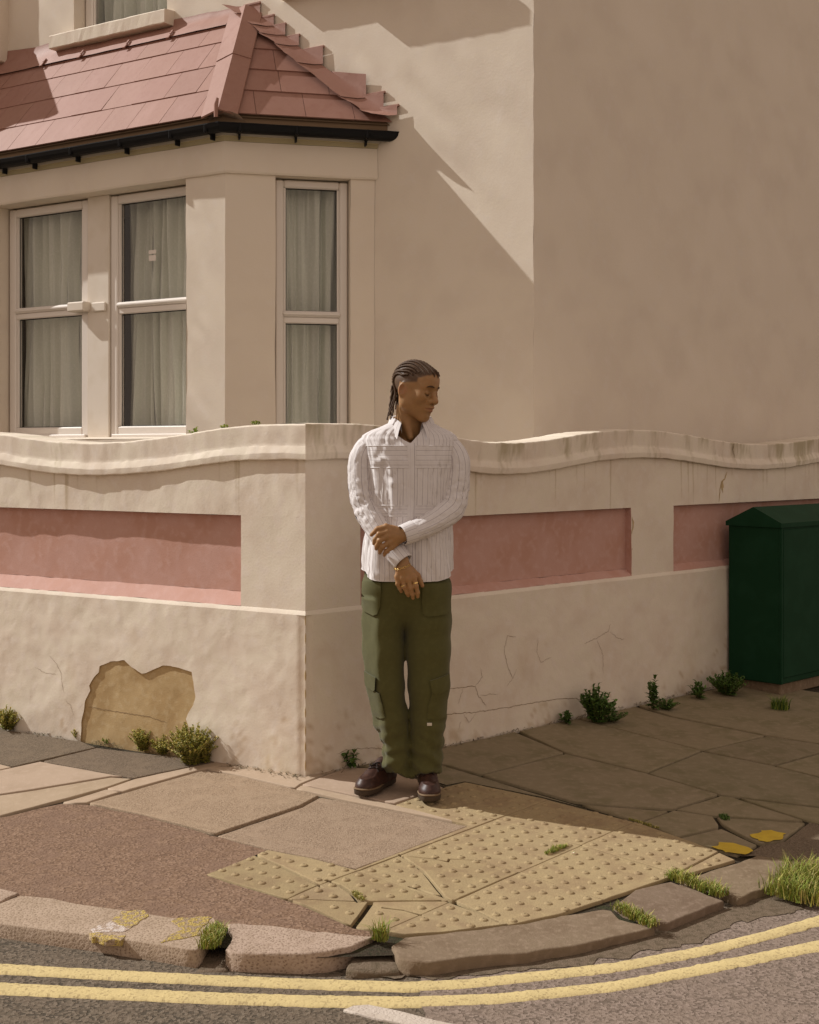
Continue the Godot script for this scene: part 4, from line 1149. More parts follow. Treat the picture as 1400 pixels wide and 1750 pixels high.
	# courses on the front slope
	var up := (Vector3(0, 4.29, -2.2) - Vector3(0, 3.412, -1.475))
	var SLEN := up.length()
	up = up.normalized()
	var nrm := Vector3.RIGHT.cross(up).normalized() * -1.0
	if nrm.y < 0: nrm = -nrm
	var lines := [-0.012, 0.26, 0.53, 0.80, 0.985, 1.14]
	for r in 5:
		var x := -4.5 + (0.0 if r % 2 else 0.135)
		while x < -1.5:
			var x1 := x + 0.272 + 0.012 * bump.get_noise_2d(x * 9, r * 7)
			# the hip cuts the course
			var cutx := func(s: float) -> float: return lerpf(E.x, H.x, clampf(s / SLEN, 0, 1)) + 0.03
			var s0: float = lines[r]; var s1: float = minf(lines[r + 1] + 0.03, SLEN)
			var a0 := minf(x1 - 0.003, cutx.call(s0)); var a1 := minf(x1 - 0.003, cutx.call(s1))
			if a1 > x + 0.01:
				var lift := 0.0095 + 0.003 * bump.get_noise_2d(x * 5, r * 3.0)
				var tl := MB.new()
				tile(tl, Vector3(x, 3.412, -1.475) + up * s0, Vector3(a0, 3.412, -1.475) + up * s0, Vector3(a1, 3.412, -1.475) + up * s1, Vector3(x, 3.412, -1.475) + up * s1, nrm, lift)
				part("roof_tile", tl.mesh(), M.roof, roof)
			x = x1
	# courses on the splayed slope
	var n2 := (T - E).cross(H - E).normalized()
	if n2.y < 0: n2 = -n2
	var ys := [3.404, 3.592, 3.768, 3.945, 4.12]
	for r in 4:
		var t0: float = (ys[r] - E.y) / (H.y - E.y); var t1: float = (ys[r + 1] + 0.02 - E.y) / (H.y - E.y)
		var l0 := E.lerp(H, t0); var r0b := T.lerp(H, t0); var l1 := E.lerp(H, t1); var r1b := T.lerp(H, t1)
		var w := l0.distance_to(r0b)
		var along := (r0b - l0).normalized()
		var cuts := [0.0]
		var c: float = [0.21, 0.33, 0.27, 0.3][r]
		while c < w - 0.06:
			cuts.append(c); c += 0.30
		cuts.append(w)
		for k in cuts.size() - 1:
			var p0: Vector3 = l0 + along * (cuts[k] + 0.0015); var p1: Vector3 = l0 + along * (cuts[k + 1] - 0.0015)
			var rise := (l1 - l0) - along * along.dot(l1 - l0)
			var q0 := p0 + rise; var q1 := p1 + rise
			var dl := along.dot(l1 - q0)
			if dl > 0: q0 += along * minf(dl, along.dot(q1 - q0))
			var dr := along.dot(q1 - r1b)
			if dr > 0: q1 -= along * minf(dr, along.dot(q1 - q0))
			var tl := MB.new()
			tile(tl, p0, p1, q1, q0, n2, 0.013)
			part("roof_tile", tl.mesh(), M.roof, roof)
	# hip capping: a folded strip
	mb = MB.new()
	var hd := (H - E).normalized()
	var fl := (Vector3.LEFT - hd * Vector3.LEFT.dot(hd)).normalized()
	var sr := ((T - E).normalized() - hd * (T - E).normalized().dot(hd)).normalized()
	var mid := (fl + sr).normalized()
	var crest := (nrm + n2).normalized()
	var cap := func(t: float, k: int) -> Vector3:
		var p := E + (H - E) * t + crest * 0.05
		if k < 0: p += fl * 0.125 - nrm * 0.012
		if k > 0: p += sr * 0.115 - n2 * 0.016
		return p
	for j in 2:
		var t0: float = [-0.03, 0.485][j]; var t1: float = [0.49, 0.985][j]
		var lift := crest * (0.006 if j == 1 else 0.0)
		for w in 2:
			var A1: Vector3 = cap.call(t0, [-1, 0][w]) + lift; var B1: Vector3 = cap.call(t0, [0, 1][w]) + lift; var C1: Vector3 = cap.call(t1, [0, 1][w]) + lift; var D1: Vector3 = cap.call(t1, [-1, 0][w]) + lift
			mb.quad(A1, D1, C1, B1)
			mb.quad(A1 - crest * 0.012, A1, B1, B1 - crest * 0.012)
			mb.quad(D1 - crest * 0.012, A1 - crest * 0.012, A1, D1)
			mb.quad(B1, C1, C1 - crest * 0.012, B1 - crest * 0.012)
	part("hip_capping", mb.mesh(), M.roof, roof)
	mb = MB.new()
	mb.tube([E + crest * 0.03 + Vector3(0.0, -0.06, 0.035), E + crest * 0.045 + Vector3(0, 0.0, 0.03), E + crest * 0.04 + Vector3(0.0, 0.045, 0.02)], [0.012, 0.014, 0.01], 6)
	part("hip_iron", mb.mesh(), M.roof, roof)
	mb = MB.new()
	mb.grid(10, 3, func(a: int, b: int) -> Vector3:
		var an := lerpf(-1.2, 1.2, a / 10.0)
		return E + Vector3(sin(an) * 0.13 + 0.01, -0.015 + 0.02 * cos(an * 2.0) - 0.01 * b, cos(an) * 0.05 - 0.03 - b * 0.02), null, null, false)
	part("hip_mortar", mb.mesh(), M.mortar, roof)
	# lead apron along the top of the front slope, dressed up the wall
	mb = MB.new()
	mb.grid(60, 3, func(a: int, b: int) -> Vector3:
		var x := lerpf(-4.6, -2.19, a / 60.0)
		var wv := bump.get_noise_2d(x * 3, 4) * 0.012
		var rise := 0.045 * (-2.1 - x) * 0.6
		var p0 := Vector3(x, 3.412, -1.475) + up * 0.985 + nrm * (0.022 + wv * 0.3)
		var p1 := Vector3(x, 3.412, -1.475) + up * 1.07 + nrm * (0.028 + wv * 0.5)
		var p2 := Vector3(x, 4.285 + rise * 0.6 + wv, -2.185)
		var p3 := Vector3(x, 4.325 + rise + wv, -2.192)
		return [p0, p1, p2, p3][b], null, null, false)
	part("lead_apron", mb.mesh(), M.roof, roof)
	for x in [-3.9, -3.52, -3.08, -2.68]:
		mb = MB.new()
		var p := Vector3(x, 3.412, -1.475) + up * 0.98 + nrm * 0.027
		mb.box(Vector3(-0.014, -0.02, 0), Vector3(0.014, 0.03, 0.008), 0.002, Basis(Vector3.RIGHT, up, nrm), p)
		mb.box(Vector3(0.0, 0.02, 0.002), Vector3(0.016, 0.06, 0.012), 0.002, Basis(Vector3.RIGHT, up, nrm), p)
		part("lead_clip", mb.mesh(), M.roof, roof)
	# stepped flashing where the splayed slope meets the wall
	var steps := [[-2.12, -2.0, 4.325], [-2.0, -1.885, 4.222], [-1.89, -1.79, 4.15], [-1.80, -1.68, 4.06], [-1.69, -1.49, 3.955], [-1.49, -1.16, 3.80], [-1.17, -1.03, 3.60], [-1.045, -0.93, 3.505]]
	for k in steps.size():
		var s: Array = steps[k]
		var y0: float = lerpf(H.y, T.y, clampf((s[0] - H.x) / (T.x - H.x), 0, 1)); var y1: float = lerpf(H.y, T.y, clampf((s[1] - H.x) / (T.x - H.x), 0, 1))
		var ty0: float = s[2]; var ty1: float = s[2] - (0.075 if k == 5 else 0.0)
		mb = MB.new()
		mb.grid(6, 5, func(a: int, b: int) -> Vector3:
			var x := lerpf(s[0], s[1] + 0.012, a / 6.0)
			var t := b / 5.0
			var lowy := lerpf(y0, y1, a / 6.0)
			var ytop := lerpf(ty0, ty1, a / 6.0) + 0.004 * bump.get_noise_2d(x * 20, k)
			var w := 0.006 * bump.get_noise_3d(x * 8, t * 3, k)
			if b <= 2:
				return Vector3(x, lerpf(ytop, lowy + 0.03, b / 2.0), -2.188 + w * 0.5 + 0.002 * k)
			var d := (b - 2) / 3.0
			var base := Vector3(x, lowy + 0.02, -2.175)
			var dir := (E - T).normalized()
			return base + dir * (0.15 + 0.03 * bump.get_noise_2d(x * 6, 5)) * d + n2 * (0.024 + w) * d - Vector3(0, 0.012 * d, 0), null, null, true)
		part("step_flashing", mb.mesh(), M.roof, roof)
		mb = MB.new()
		mb.box(Vector3(s[0] - 0.004, -0.008, 0), Vector3(s[1] + 0.014, 0.006, 0.016), 0.002, Basis.IDENTITY, Vector3(0, ty0 if k != 5 else (ty0 + ty1) / 2, -2.2))
		if k != 5: part("flashing_edge", mb.mesh(), M.roof, roof)
	# the neighbour's bay with its flat parapet stands just left of the picture
	var nb := thing("neighbour_bay", "cream parapet of the next house's bay just past the left edge", "house")
	mb = MB.new()
	mb.box(Vector3(-7.2, -0.1, -2.3), Vector3(-4.60, 4.58, -1.42), 0.01)
	part("bay_wall", mb.mesh(), M.cream_clean, nb)
	mb = MB.new()
	mb.box(Vector3(-7.26, 4.581, -2.19), Vector3(-4.52, 4.69, -1.36), 0.015)
	part("cornice", mb.mesh(), M.cream_clean, nb)

func tile(mb: MB, a: Vector3, b: Vector3, c: Vector3, d: Vector3, n: Vector3, lift: float) -> void:
	# a..b lower edge, d..c upper edge; the lower edge stands proud by its thickness
	var th := 0.008
	var A := a + n * lift; var B := b + n * lift; var C := c + n * 0.003; var D := d + n * 0.003
	mb.use_c = true
	var k := 1.0 + 0.16 * bump.get_noise_3d(a.x * 37, a.y * 37, a.z * 37)
	var c2 := Color(k, k * (1.0 + 0.05 * bump.get_noise_3d(a.x * 51, a.y * 51, 3)), k)
	mb.quad(A, D, C, B, c2)
	mb.quad(A - n * th, A, B, B - n * th, c2)
	mb.quad(A - n * th, D - n * th, D, A)
	mb.quad(B, C, C - n * th, B - n * th)

# ------------------------------------------------------------------ street cabinet

func make_cabinet() -> void:
	var base := SIDE * 3.236 + SIDE_OUT * 0.03
	var t := thing("street_cabinet", "dark green metal utility cabinet with gabled lid against the side wall", "cabinet", base)
	t.transform.basis = Basis(SIDE_OUT, Vector3.UP, SIDE)      # x away from the wall, z along it
	var W := 0.35; var L := 1.35
	var mb := MB.new()
	mb.box(Vector3(0.02, -0.03, 0.03), Vector3(W - 0.02, 0.045, L - 0.03), 0.006)
	part("plinth", mb.mesh(), M.concrete, t)
	mb = MB.new()
	mb.box(Vector3(0, 0.04, 0), Vector3(W, 0.955, L), 0.005)
	part("body", mb.mesh(), M.green, t)
	mb = MB.new()
	var e := 0.012
	var lid := [Vector2(-e, 0.952), Vector2(-e, 0.978), Vector2(W / 2, 1.068), Vector2(W + e, 0.978), Vector2(W + e, 0.952)]
	for k in 5:
		var a: Vector2 = lid[k]; var b: Vector2 = lid[(k + 1) % 5]
		mb.quad(Vector3(a.x, a.y, -e), Vector3(a.x, a.y, L + e), Vector3(b.x, b.y, L + e), Vector3(b.x, b.y, -e))
	for z in [-e, L + e]:
		for k in [1, 2, 3]:
			mb.tri(Vector3(lid[0].x, lid[0].y, z), Vector3(lid[k].x, lid[k].y, z), Vector3(lid[k + 1].x, lid[k + 1].y, z))
	part("lid", mb.mesh(), M.green, t)
	for k in 2:
		mb = MB.new()
		mb.box(Vector3(W - 0.004, 0.075, 0.022 + k * 0.665), Vector3(W + 0.006, 0.94, 0.665 + k * 0.665), 0.004)
		var d := part("door", mb.mesh(), M.green, t)
		mb = MB.new()
		mb.box(Vector3(W + 0.005, 0.48, 0.60 + k * 0.06), Vector3(W + 0.022, 0.60, 0.63 + k * 0.06), 0.005)
		part("handle", mb.mesh(), M.black_plastic, d)
	mb = MB.new()
	mb.box(Vector3(W - 0.008, 0.042, -0.004), Vector3(W + 0.009, 0.952, 0.014), 0.003)
	part("corner_angle", mb.mesh(), M.green, t)

# ------------------------------------------------------------------ the man

# signed distances: bones are [a, b, ra, rb] tapered capsules
func cone_d(p: Vector3, b: Array) -> float:
	var a: Vector3 = b[0]
	var ab: Vector3 = b[1] - a
	var t := clampf((p - a).dot(ab) / maxf(ab.length_squared(), 1e-9), 0, 1)
	return p.distance_to(a + ab * t) - lerpf(b[2], b[3], t)

func ell_d(p: Vector3, r: Vector3) -> float:
	var k0 := (p / r).length()
	var k1 := (p / (r * r)).length()
	return k0 * (k0 - 1.0) / k1 if k1 > 1e-6 else -minf(r.x, minf(r.y, r.z))

func smin(a: float, b: float, k: float) -> float:
	var h := maxf(k - absf(a - b), 0.0) / k
	return minf(a, b) - h * h * k * 0.25

func smax(a: float, b: float, k: float) -> float:
	return -smin(-a, -b, k)

func bones_d(p: Vector3, bones: Array, k: float) -> float:
	var d := 1e3
	for b in bones:
		d = smin(d, cone_d(p, b), k)
	return d

# surface nets, visiting only blocks near the surface
func nets(mb: MB, fn: Callable, lo: Vector3, hi: Vector3, cell: float, colfn = null) -> void:
	var B := 6
	var bx := maxi(1, int(ceil((hi.x - lo.x) / cell / B))); var by := maxi(1, int(ceil((hi.y - lo.y) / cell / B))); var bz := maxi(1, int(ceil((hi.z - lo.z) / cell / B)))
	var nx := bx * B + 1; var ny := by * B + 1; var nz := bz * B + 1
	var val := PackedFloat32Array()
	val.resize(nx * ny * nz)
	val.fill(1e3)
	var ids := PackedInt32Array()
	ids.resize(nx * ny * nz)
	ids.fill(-1)
	var live := []
	var reach := cell * B * 0.5 * 1.75 * 1.35
	for X in bx:
		for Y in by:
			for Z in bz:
				var c := lo + Vector3(X * B + B * 0.5, Y * B + B * 0.5, Z * B + B * 0.5) * cell
				var d: float = fn.call(c)
				if absf(d) < reach:
					live.append(Vector3i(X * B, Y * B, Z * B))
				elif d < 0:
					for x in range(X * B, X * B + B + 1):
						for y in range(Y * B, Y * B + B + 1):
							for z in range(Z * B, Z * B + B + 1):
								var q := (x * ny + y) * nz + z
								if val[q] > 999.0: val[q] = -1.0
	for L in live:
		for x in range(L.x, L.x + B + 1):
			for y in range(L.y, L.y + B + 1):
				for z in range(L.z, L.z + B + 1):
					var q := (x * ny + y) * nz + z
					if val[q] > 999.0 or val[q] == -1.0:
						val[q] = fn.call(lo + Vector3(x, y, z) * cell)
	var sx := ny * nz; var sy := nz
	var off := [0, sx, sy, sx + sy, 1, sx + 1, sy + 1, sx + sy + 1]
	var cor := [Vector3(0, 0, 0), Vector3(1, 0, 0), Vector3(0, 1, 0), Vector3(1, 1, 0), Vector3(0, 0, 1), Vector3(1, 0, 1), Vector3(0, 1, 1), Vector3(1, 1, 1)]
	var edges := [[0, 1], [2, 3], [4, 5], [6, 7], [0, 2], [1, 3], [4, 6], [5, 7], [0, 4], [1, 5], [2, 6], [3, 7]]
	var first := mb.v.size()
	if colfn != null: mb.use_c = true
	for L in live:
		for x in range(L.x, L.x + B):
			for y in range(L.y, L.y + B):
				for z in range(L.z, L.z + B):
					var q := (x * ny + y) * nz + z
					var neg := 0
					for k in 8:
						if val[q + off[k]] < 0: neg += 1
					if neg == 0 or neg == 8: continue
					var s := Vector3.ZERO
					var n := 0
					for e in edges:
						var a := val[q + off[e[0]]]; var b := val[q + off[e[1]]]
						if (a < 0) != (b < 0):
							s += cor[e[0]].lerp(cor[e[1]], a / (a - b))
							n += 1
					var p := lo + (Vector3(x, y, z) + s / n) * cell
					ids[q] = mb.vert(p, Vector3.ZERO, Vector2.ZERO, colfn.call(p) if colfn != null else Color.WHITE)
	for L in live:
		for x in range(maxi(L.x, 1), L.x + B):
			for y in range(maxi(L.y, 1), L.y + B):
				for z in range(maxi(L.z, 1), L.z + B):
					var q := (x * ny + y) * nz + z
					var a := val[q]
					for ax in 3:
						var st: int = [sx, sy, 1][ax]
						var b := val[q + st]
						if (a < 0) == (b < 0): continue
						var u: int = [sy, 1, sx][ax]; var w: int = [1, sx, sy][ax]
						var i0 := ids[q]; var i1 := ids[q - u]; var i2 := ids[q - u - w]; var i3 := ids[q - w]
						if i0 < 0 or i1 < 0 or i2 < 0 or i3 < 0: continue
						if a < 0: mb.i.append_array([i0, i2, i1, i0, i3, i2])
						else: mb.i.append_array([i0, i1, i2, i0, i2, i3])
	var t := mb.i
	for k in range(0, t.size(), 3):
		if t[k] < first: continue
		var nn := (mb.v[t[k + 2]] - mb.v[t[k]]).cross(mb.v[t[k + 1]] - mb.v[t[k]])
		mb.n[t[k]] += nn; mb.n[t[k + 1]] += nn; mb.n[t[k + 2]] += nn
	for k in range(first, mb.v.size()):
		mb.n[k] = mb.n[k].normalized()

# ---- measurements of the figure, in metres in its own frame (x to its left, y up, z to its front)

var HEADB: Basis
const HEAD_AT := Vector3(0.0439, 1.6504, 0.0300)

func head_local(p: Vector3) -> Vector3:
	return (p - HEAD_AT) * HEADB      # transposed = inverse for a rotation

func head_d(p: Vector3) -> float:
	var h := head_local(p)
	var m := Vector3(absf(h.x), h.y, h.z)
	var d := ell_d(h - Vector3(0, 0.036, -0.014), Vector3(0.0755, 0.083, 0.096))
	d = smin(d, ell_d(h - Vector3(0, -0.022, 0.022), Vector3(0.059, 0.080, 0.060)), 0.026)
	d = smin(d, cone_d(m, [Vector3(0.047, -0.055, 0.0), Vector3(0.010, -0.100, 0.060), 0.026, 0.019]), 0.03)
	d = smin(d, cone_d(m, [Vector3(0.053, -0.02, -0.012), Vector3(0.048, -0.058, 0.0), 0.022, 0.024]), 0.03)
	d = smin(d, (m - Vector3(0.040, -0.018, 0.060)).length() - 0.022, 0.03)
	d = smin(d, cone_d(m, [Vector3(0.008, 0.025, 0.081), Vector3(0.042, 0.024, 0.063), 0.013, 0.012]), 0.018)
	d = smin(d, ell_d(h - Vector3(0, 0.055, 0.058), Vector3(0.05, 0.035, 0.03)), 0.03)
	# eye sockets and lowered lids
	d = smax(d, -((m - Vector3(0.030, 0.003, 0.099)).length() - 0.0235), 0.010)
	d = smin(d, (m - Vector3(0.031, 0.001, 0.0705)).length() - 0.0152, 0.003)
	d = smax(d, -cone_d(m, [Vector3(0.019, -0.0055, 0.0845), Vector3(0.044, -0.004, 0.0765), 0.0020, 0.0020]), 0.003)
	# nose
	d = smin(d, cone_d(h, [Vector3(0, 0.014, 0.081), Vector3(0, -0.027, 0.1055), 0.0085, 0.0140]), 0.010)
	d = smin(d, (m - Vector3(0.0165, -0.0315, 0.0905)).length() - 0.0110, 0.006)
	d = smax(d, -((m - Vector3(0.0085, -0.0395, 0.0975)).length() - 0.0050), 0.003)
	# muzzle, lips, mouth line
	d = smin(d, ell_d(h - Vector3(0, -0.060, 0.068), Vector3(0.034, 0.025, 0.026)), 0.02)
	d = smin(d, cone_d(m, [Vector3(0.004, -0.0545, 0.0965), Vector3(0.0245, -0.0605, 0.081), 0.0080, 0.0048]), 0.004)
	d = smin(d, cone_d(m, [Vector3(0.0, -0.0705, 0.0945), Vector3(0.0205, -0.0655, 0.081), 0.0095, 0.0052]), 0.004)
	d = smax(d, -cone_d(m, [Vector3(0, -0.0622, 0.1045), Vector3(0.026, -0.0626, 0.084), 0.0030, 0.0022]), 0.003)
	d = smin(d, (h - Vector3(0, -0.098, 0.064)).length() - 0.0195, 0.02)
	d = smax(d, -((h - Vector3(0, -0.082, 0.096)).length() - 0.009), 0.012)
	# ears
	var e := m - Vector3(0.0775, -0.006, -0.012)
	var ear := ell_d(Vector3(e.x * 0.92 + e.z * 0.35, e.y + e.z * 0.12, e.z - e.x * 0.25), Vector3(0.0105, 0.033, 0.020))
	ear = smax(ear, -ell_d(Vector3(e.x - 0.012, e.y - 0.002, e.z - 0.003), Vector3(0.0125, 0.0215, 0.0115)), 0.0025)
	d = smin(d, ear, 0.007)
	# neck, in the body's frame
	d = smin(d, cone_d(p, [Vector3(0.0171, 1.5715, -0.0120), Vector3(0.0171, 1.4541, -0.0300), 0.056, 0.064]), 0.022)
	d = smin(d, cone_d(p, [Vector3(-0.0122, 1.5903, 0.0100), Vector3(0.0220, 1.4533, 0.0450), 0.014, 0.013]), 0.022)
	return d

func hair_zone(h: Vector3) -> float:
	# above 0 on the scalp
	var front := h.y - (0.078 - 0.35 * maxf(0.0, 0.072 - h.z) - 3.5 * h.x * h.x)
	var back := -0.01 - h.z + h.y * 0.25
	var temple := minf(h.y - 0.026 - 0.25 * maxf(0.0, h.z + 0.005), 0.042 - h.z)
	return maxf(maxf(minf(front, 0.02), minf(back, h.y + 0.075)), minf(temple, absf(h.x) - 0.05))

func skin_color(p: Vector3) -> Color:
	var h := head_local(p)
	var v := 1.0 + 0.10 * bump.get_noise_3d(p.x * 25, p.y * 25, p.z * 25) + 0.05 * bump.get_noise_3d(p.x * 90, p.y * 90, p.z * 90)
	var c := Color(0.33, 0.178, 0.073)
	if h.length() < 0.19:
		var t := smoothstep(-0.004, 0.006, hair_zone(h))
		if absf(h.x) > 0.066 and h.z > -0.04 and h.y < 0.024: t = 0.0
		c = c.lerp(Color(0.095, 0.052, 0.027), t)
		var m := Vector3(absf(h.x), h.y, h.z)
		var lip := minf(cone_d(m, [Vector3(0.003, -0.0555, 0.096), Vector3(0.0225, -0.0605, 0.082), 0.0072, 0.004]), cone_d(m, [Vector3(0.0, -0.069, 0.094), Vector3(0.019, -0.0655, 0.082), 0.008, 0.004]))
		c = c.lerp(Color(0.27, 0.098, 0.062), smoothstep(0.0025, -0.0015, lip) * 0.9)
		var ear := (m - Vector3(0.078, -0.006, -0.012)).length()
		c = c.lerp(Color(0.37, 0.16, 0.085), smoothstep(0.03, 0.012, ear) * 0.5)
	return Color(c.r * v, c.g * v, c.b * v)

# hands: bones from the measured joints
const HAND_LOW := [
	[Vector3(-0.0114, 0.9534, 0.1550), Vector3(-0.0066, 0.9206, 0.1600), 0.026, 0.024],
	[Vector3(-0.0232, 0.9301, 0.1600), Vector3(-0.0327, 0.8876, 0.1630), 0.0125, 0.0110], [Vector3(-0.0137, 0.9303, 0.1630), Vector3(-0.0113, 0.8812, 0.1700), 0.0130, 0.0115],
	[Vector3(-0.0042, 0.9303, 0.1630), Vector3(0.0124, 0.8791, 0.1730), 0.0130, 0.0118], [Vector3(0.0076, 0.9301, 0.1600), Vector3(0.0361, 0.8860, 0.1700), 0.0130, 0.0115],
	[Vector3(-0.0209, 0.9197, 0.1500), Vector3(0.0171, 0.9102, 0.1500), 0.014, 0.015]]
const FINGERS_LOW := [
	[[Vector3(-0.0327, 0.8900, 0.1630), 0.0100], [Vector3(-0.0303, 0.8595, 0.1660), 0.0088], [Vector3(-0.0209, 0.8399, 0.1600), 0.0082], [Vector3(-0.0162, 0.8272, 0.1520), 0.0070]],
	[[Vector3(-0.0113, 0.8836, 0.1700), 0.0105], [Vector3(-0.0042, 0.8484, 0.1730), 0.0092], [Vector3(0.0076, 0.8239, 0.1660), 0.0086], [Vector3(0.0124, 0.8112, 0.1580), 0.0072]],
	[[Vector3(0.0124, 0.8815, 0.1730), 0.0108], [Vector3(0.0218, 0.8440, 0.1770), 0.0095], [Vector3(0.0290, 0.8175, 0.1720), 0.0088], [Vector3(0.0313, 0.8024, 0.1640), 0.0074]],
	[[Vector3(0.0361, 0.8883, 0.1700), 0.0105], [Vector3(0.0431, 0.8534, 0.1760), 0.0094], [Vector3(0.0503, 0.8247, 0.1730), 0.0086], [Vector3(0.0503, 0.8073, 0.1660), 0.0072]],
	[[Vector3(0.0219, 0.9197, 0.1500), 0.0135], [Vector3(0.0504, 0.8908, 0.1460), 0.0118], [Vector3(0.0623, 0.8670, 0.1460), 0.0100], [Vector3(0.0694, 0.8505, 0.1480), 0.0080]]]
const HAND_HIGH := [
	[Vector3(-0.0065, 1.0570, 0.1780), Vector3(-0.0302, 1.0526, 0.1820), 0.026, 0.024],
	[Vector3(-0.0278, 1.0717, 0.1850), Vector3(-0.0701, 1.0747, 0.1960), 0.0125, 0.0118], [Vector3(-0.0278, 1.0600, 0.1870), Vector3(-0.0701, 1.0537, 0.1990), 0.0130, 0.0120],
	[Vector3(-0.0278, 1.0481, 0.1860), Vector3(-0.0630, 1.0299, 0.1960), 0.0130, 0.0118], [Vector3(-0.0278, 1.0360, 0.1820), Vector3(-0.0537, 1.0106, 0.1900), 0.0125, 0.0112],
	[Vector3(-0.0326, 1.0639, 0.1750), Vector3(-0.0444, 1.0261, 0.1750), 0.014, 0.014]]
const FINGERS_HIGH := [
	[[Vector3(-0.0701, 1.0747, 0.1960), 0.0108], [Vector3(-0.1054, 1.0632, 0.2000), 0.0098], [Vector3(-0.1222, 1.0411, 0.1880), 0.0090], [Vector3(-0.1273, 1.0235, 0.1720), 0.0074]],
	[[Vector3(-0.0701, 1.0537, 0.1990), 0.0110], [Vector3(-0.1030, 1.0374, 0.2030), 0.0100], [Vector3(-0.1150, 1.0153, 0.1900), 0.0090], [Vector3(-0.1178, 1.0023, 0.1740), 0.0074]],
	[[Vector3(-0.0630, 1.0299, 0.1960), 0.0108], [Vector3(-0.0913, 1.0136, 0.1990), 0.0098], [Vector3(-0.1010, 0.9962, 0.1870), 0.0088], [Vector3(-0.1037, 0.9856, 0.1720), 0.0072]],
	[[Vector3(-0.0537, 1.0106, 0.1900), 0.0098], [Vector3(-0.0749, 0.9942, 0.1920), 0.0088], [Vector3(-0.0822, 0.9839, 0.1810), 0.0080], [Vector3(-0.0848, 0.9759, 0.1690), 0.0068]],
	[[Vector3(-0.0349, 1.0809, 0.1820), 0.0140], [Vector3(-0.0773, 1.0932, 0.1900), 0.0118], [Vector3(-0.1127, 1.0838, 0.1900), 0.0102], [Vector3(-0.1366, 1.0594, 0.1780), 0.0082]]]

func hand_d(p: Vector3, palm: Array, fingers: Array) -> float:
	var d := bones_d(p, palm, 0.014)
	for f in fingers:
		var fd := 1e3
		for k in 3:
			fd = smin(fd, cone_d(p, [f[k][0], f[k + 1][0], f[k][1], f[k + 1][1]]), 0.004)
		# knuckles
		fd = smin(fd, p.distance_to(f[1][0]) - f[1][1] * 1.06, 0.004)
		d = smin(d, fd, 0.007)
	return d

const TRUNK := [
	[Vector3(0.0098, 0.8740, -0.0050), Vector3(0.0171, 1.1309, -0.0050), 0.10, 0.09], [Vector3(0.0171, 1.1309, -0.0050), Vector3(0.0196, 1.3510, -0.0150), 0.09, 0.085], [Vector3(-0.0809, 1.3877, -0.0150), Vector3(0.1152, 1.3804, -0.0150), 0.055, 0.055], [Vector3(0.0196, 1.3510, -0.0150), Vector3(0.0171, 1.4860, -0.0300), 0.07, 0.055],
	[Vector3(-0.1298, 1.3878, -0.0100), Vector3(-0.1731, 1.2342, 0.0140), 0.030, 0.026], [Vector3(-0.1731, 1.2342, 0.0140), Vector3(-0.1577, 1.1620, 0.0360), 0.026, 0.024], [Vector3(-0.1577, 1.1620, 0.0360), Vector3(-0.0114, 0.9581, 0.1550), 0.024, 0.022], [Vector3(0.1689, 1.3804, -0.0100), Vector3(0.2025, 1.2341, 0.0120), 0.030, 0.026], [Vector3(0.2025, 1.2341, 0.0120), Vector3(0.1820, 1.1599, 0.0440), 0.026, 0.024], [Vector3(0.1820, 1.1599, 0.0440), Vector3(-0.0018, 1.0593, 0.1760), 0.024, 0.022],
	[Vector3(-0.0758, 0.8133, 0.0000), Vector3(-0.0902, 0.4728, 0.0100), 0.07, 0.05], [Vector3(-0.0902, 0.4728, 0.0100), Vector3(-0.0466, 0.1388, -0.0100), 0.05, 0.036], [Vector3(0.0856, 0.8133, 0.0000), Vector3(0.0952, 0.4728, 0.0100), 0.07, 0.05], [Vector3(0.0952, 0.4728, 0.0100), Vector3(0.0881, 0.1315, -0.0100), 0.05, 0.036]]

# trousers
const LEGS := [
	[Vector3(-0.0880, 0.8133, 0.0000), Vector3(-0.0929, 0.6911, 0.0000), 0.088, 0.090], [Vector3(-0.0929, 0.6911, 0.0000), Vector3(-0.0928, 0.5695, 0.0040), 0.090, 0.087], [Vector3(-0.0928, 0.5695, 0.0040), Vector3(-0.0878, 0.4240, 0.0100), 0.087, 0.079], [Vector3(-0.0878, 0.4240, 0.0100), Vector3(-0.0635, 0.2719, 0.0060), 0.079, 0.072], [Vector3(-0.0635, 0.2719, 0.0060), Vector3(-0.0391, 0.1729, 0.0000), 0.072, 0.060], [Vector3(-0.0391, 0.1729, 0.0000), Vector3(-0.0342, 0.0604, 0.0000), 0.060, 0.062],
	[Vector3(0.0978, 0.8133, 0.0000), Vector3(0.0953, 0.6911, 0.0000), 0.091, 0.095], [Vector3(0.0953, 0.6911, 0.0000), Vector3(0.0953, 0.5695, 0.0040), 0.095, 0.092], [Vector3(0.0953, 0.5695, 0.0040), Vector3(0.1001, 0.4240, 0.0100), 0.092, 0.084], [Vector3(0.1001, 0.4240, 0.0100), Vector3(0.0952, 0.2719, 0.0060), 0.084, 0.074], [Vector3(0.0952, 0.2719, 0.0060), Vector3(0.0880, 0.1729, 0.0000), 0.074, 0.066], [Vector3(0.0880, 0.1729, 0.0000), Vector3(0.0879, 0.0570, 0.0060), 0.066, 0.068]]

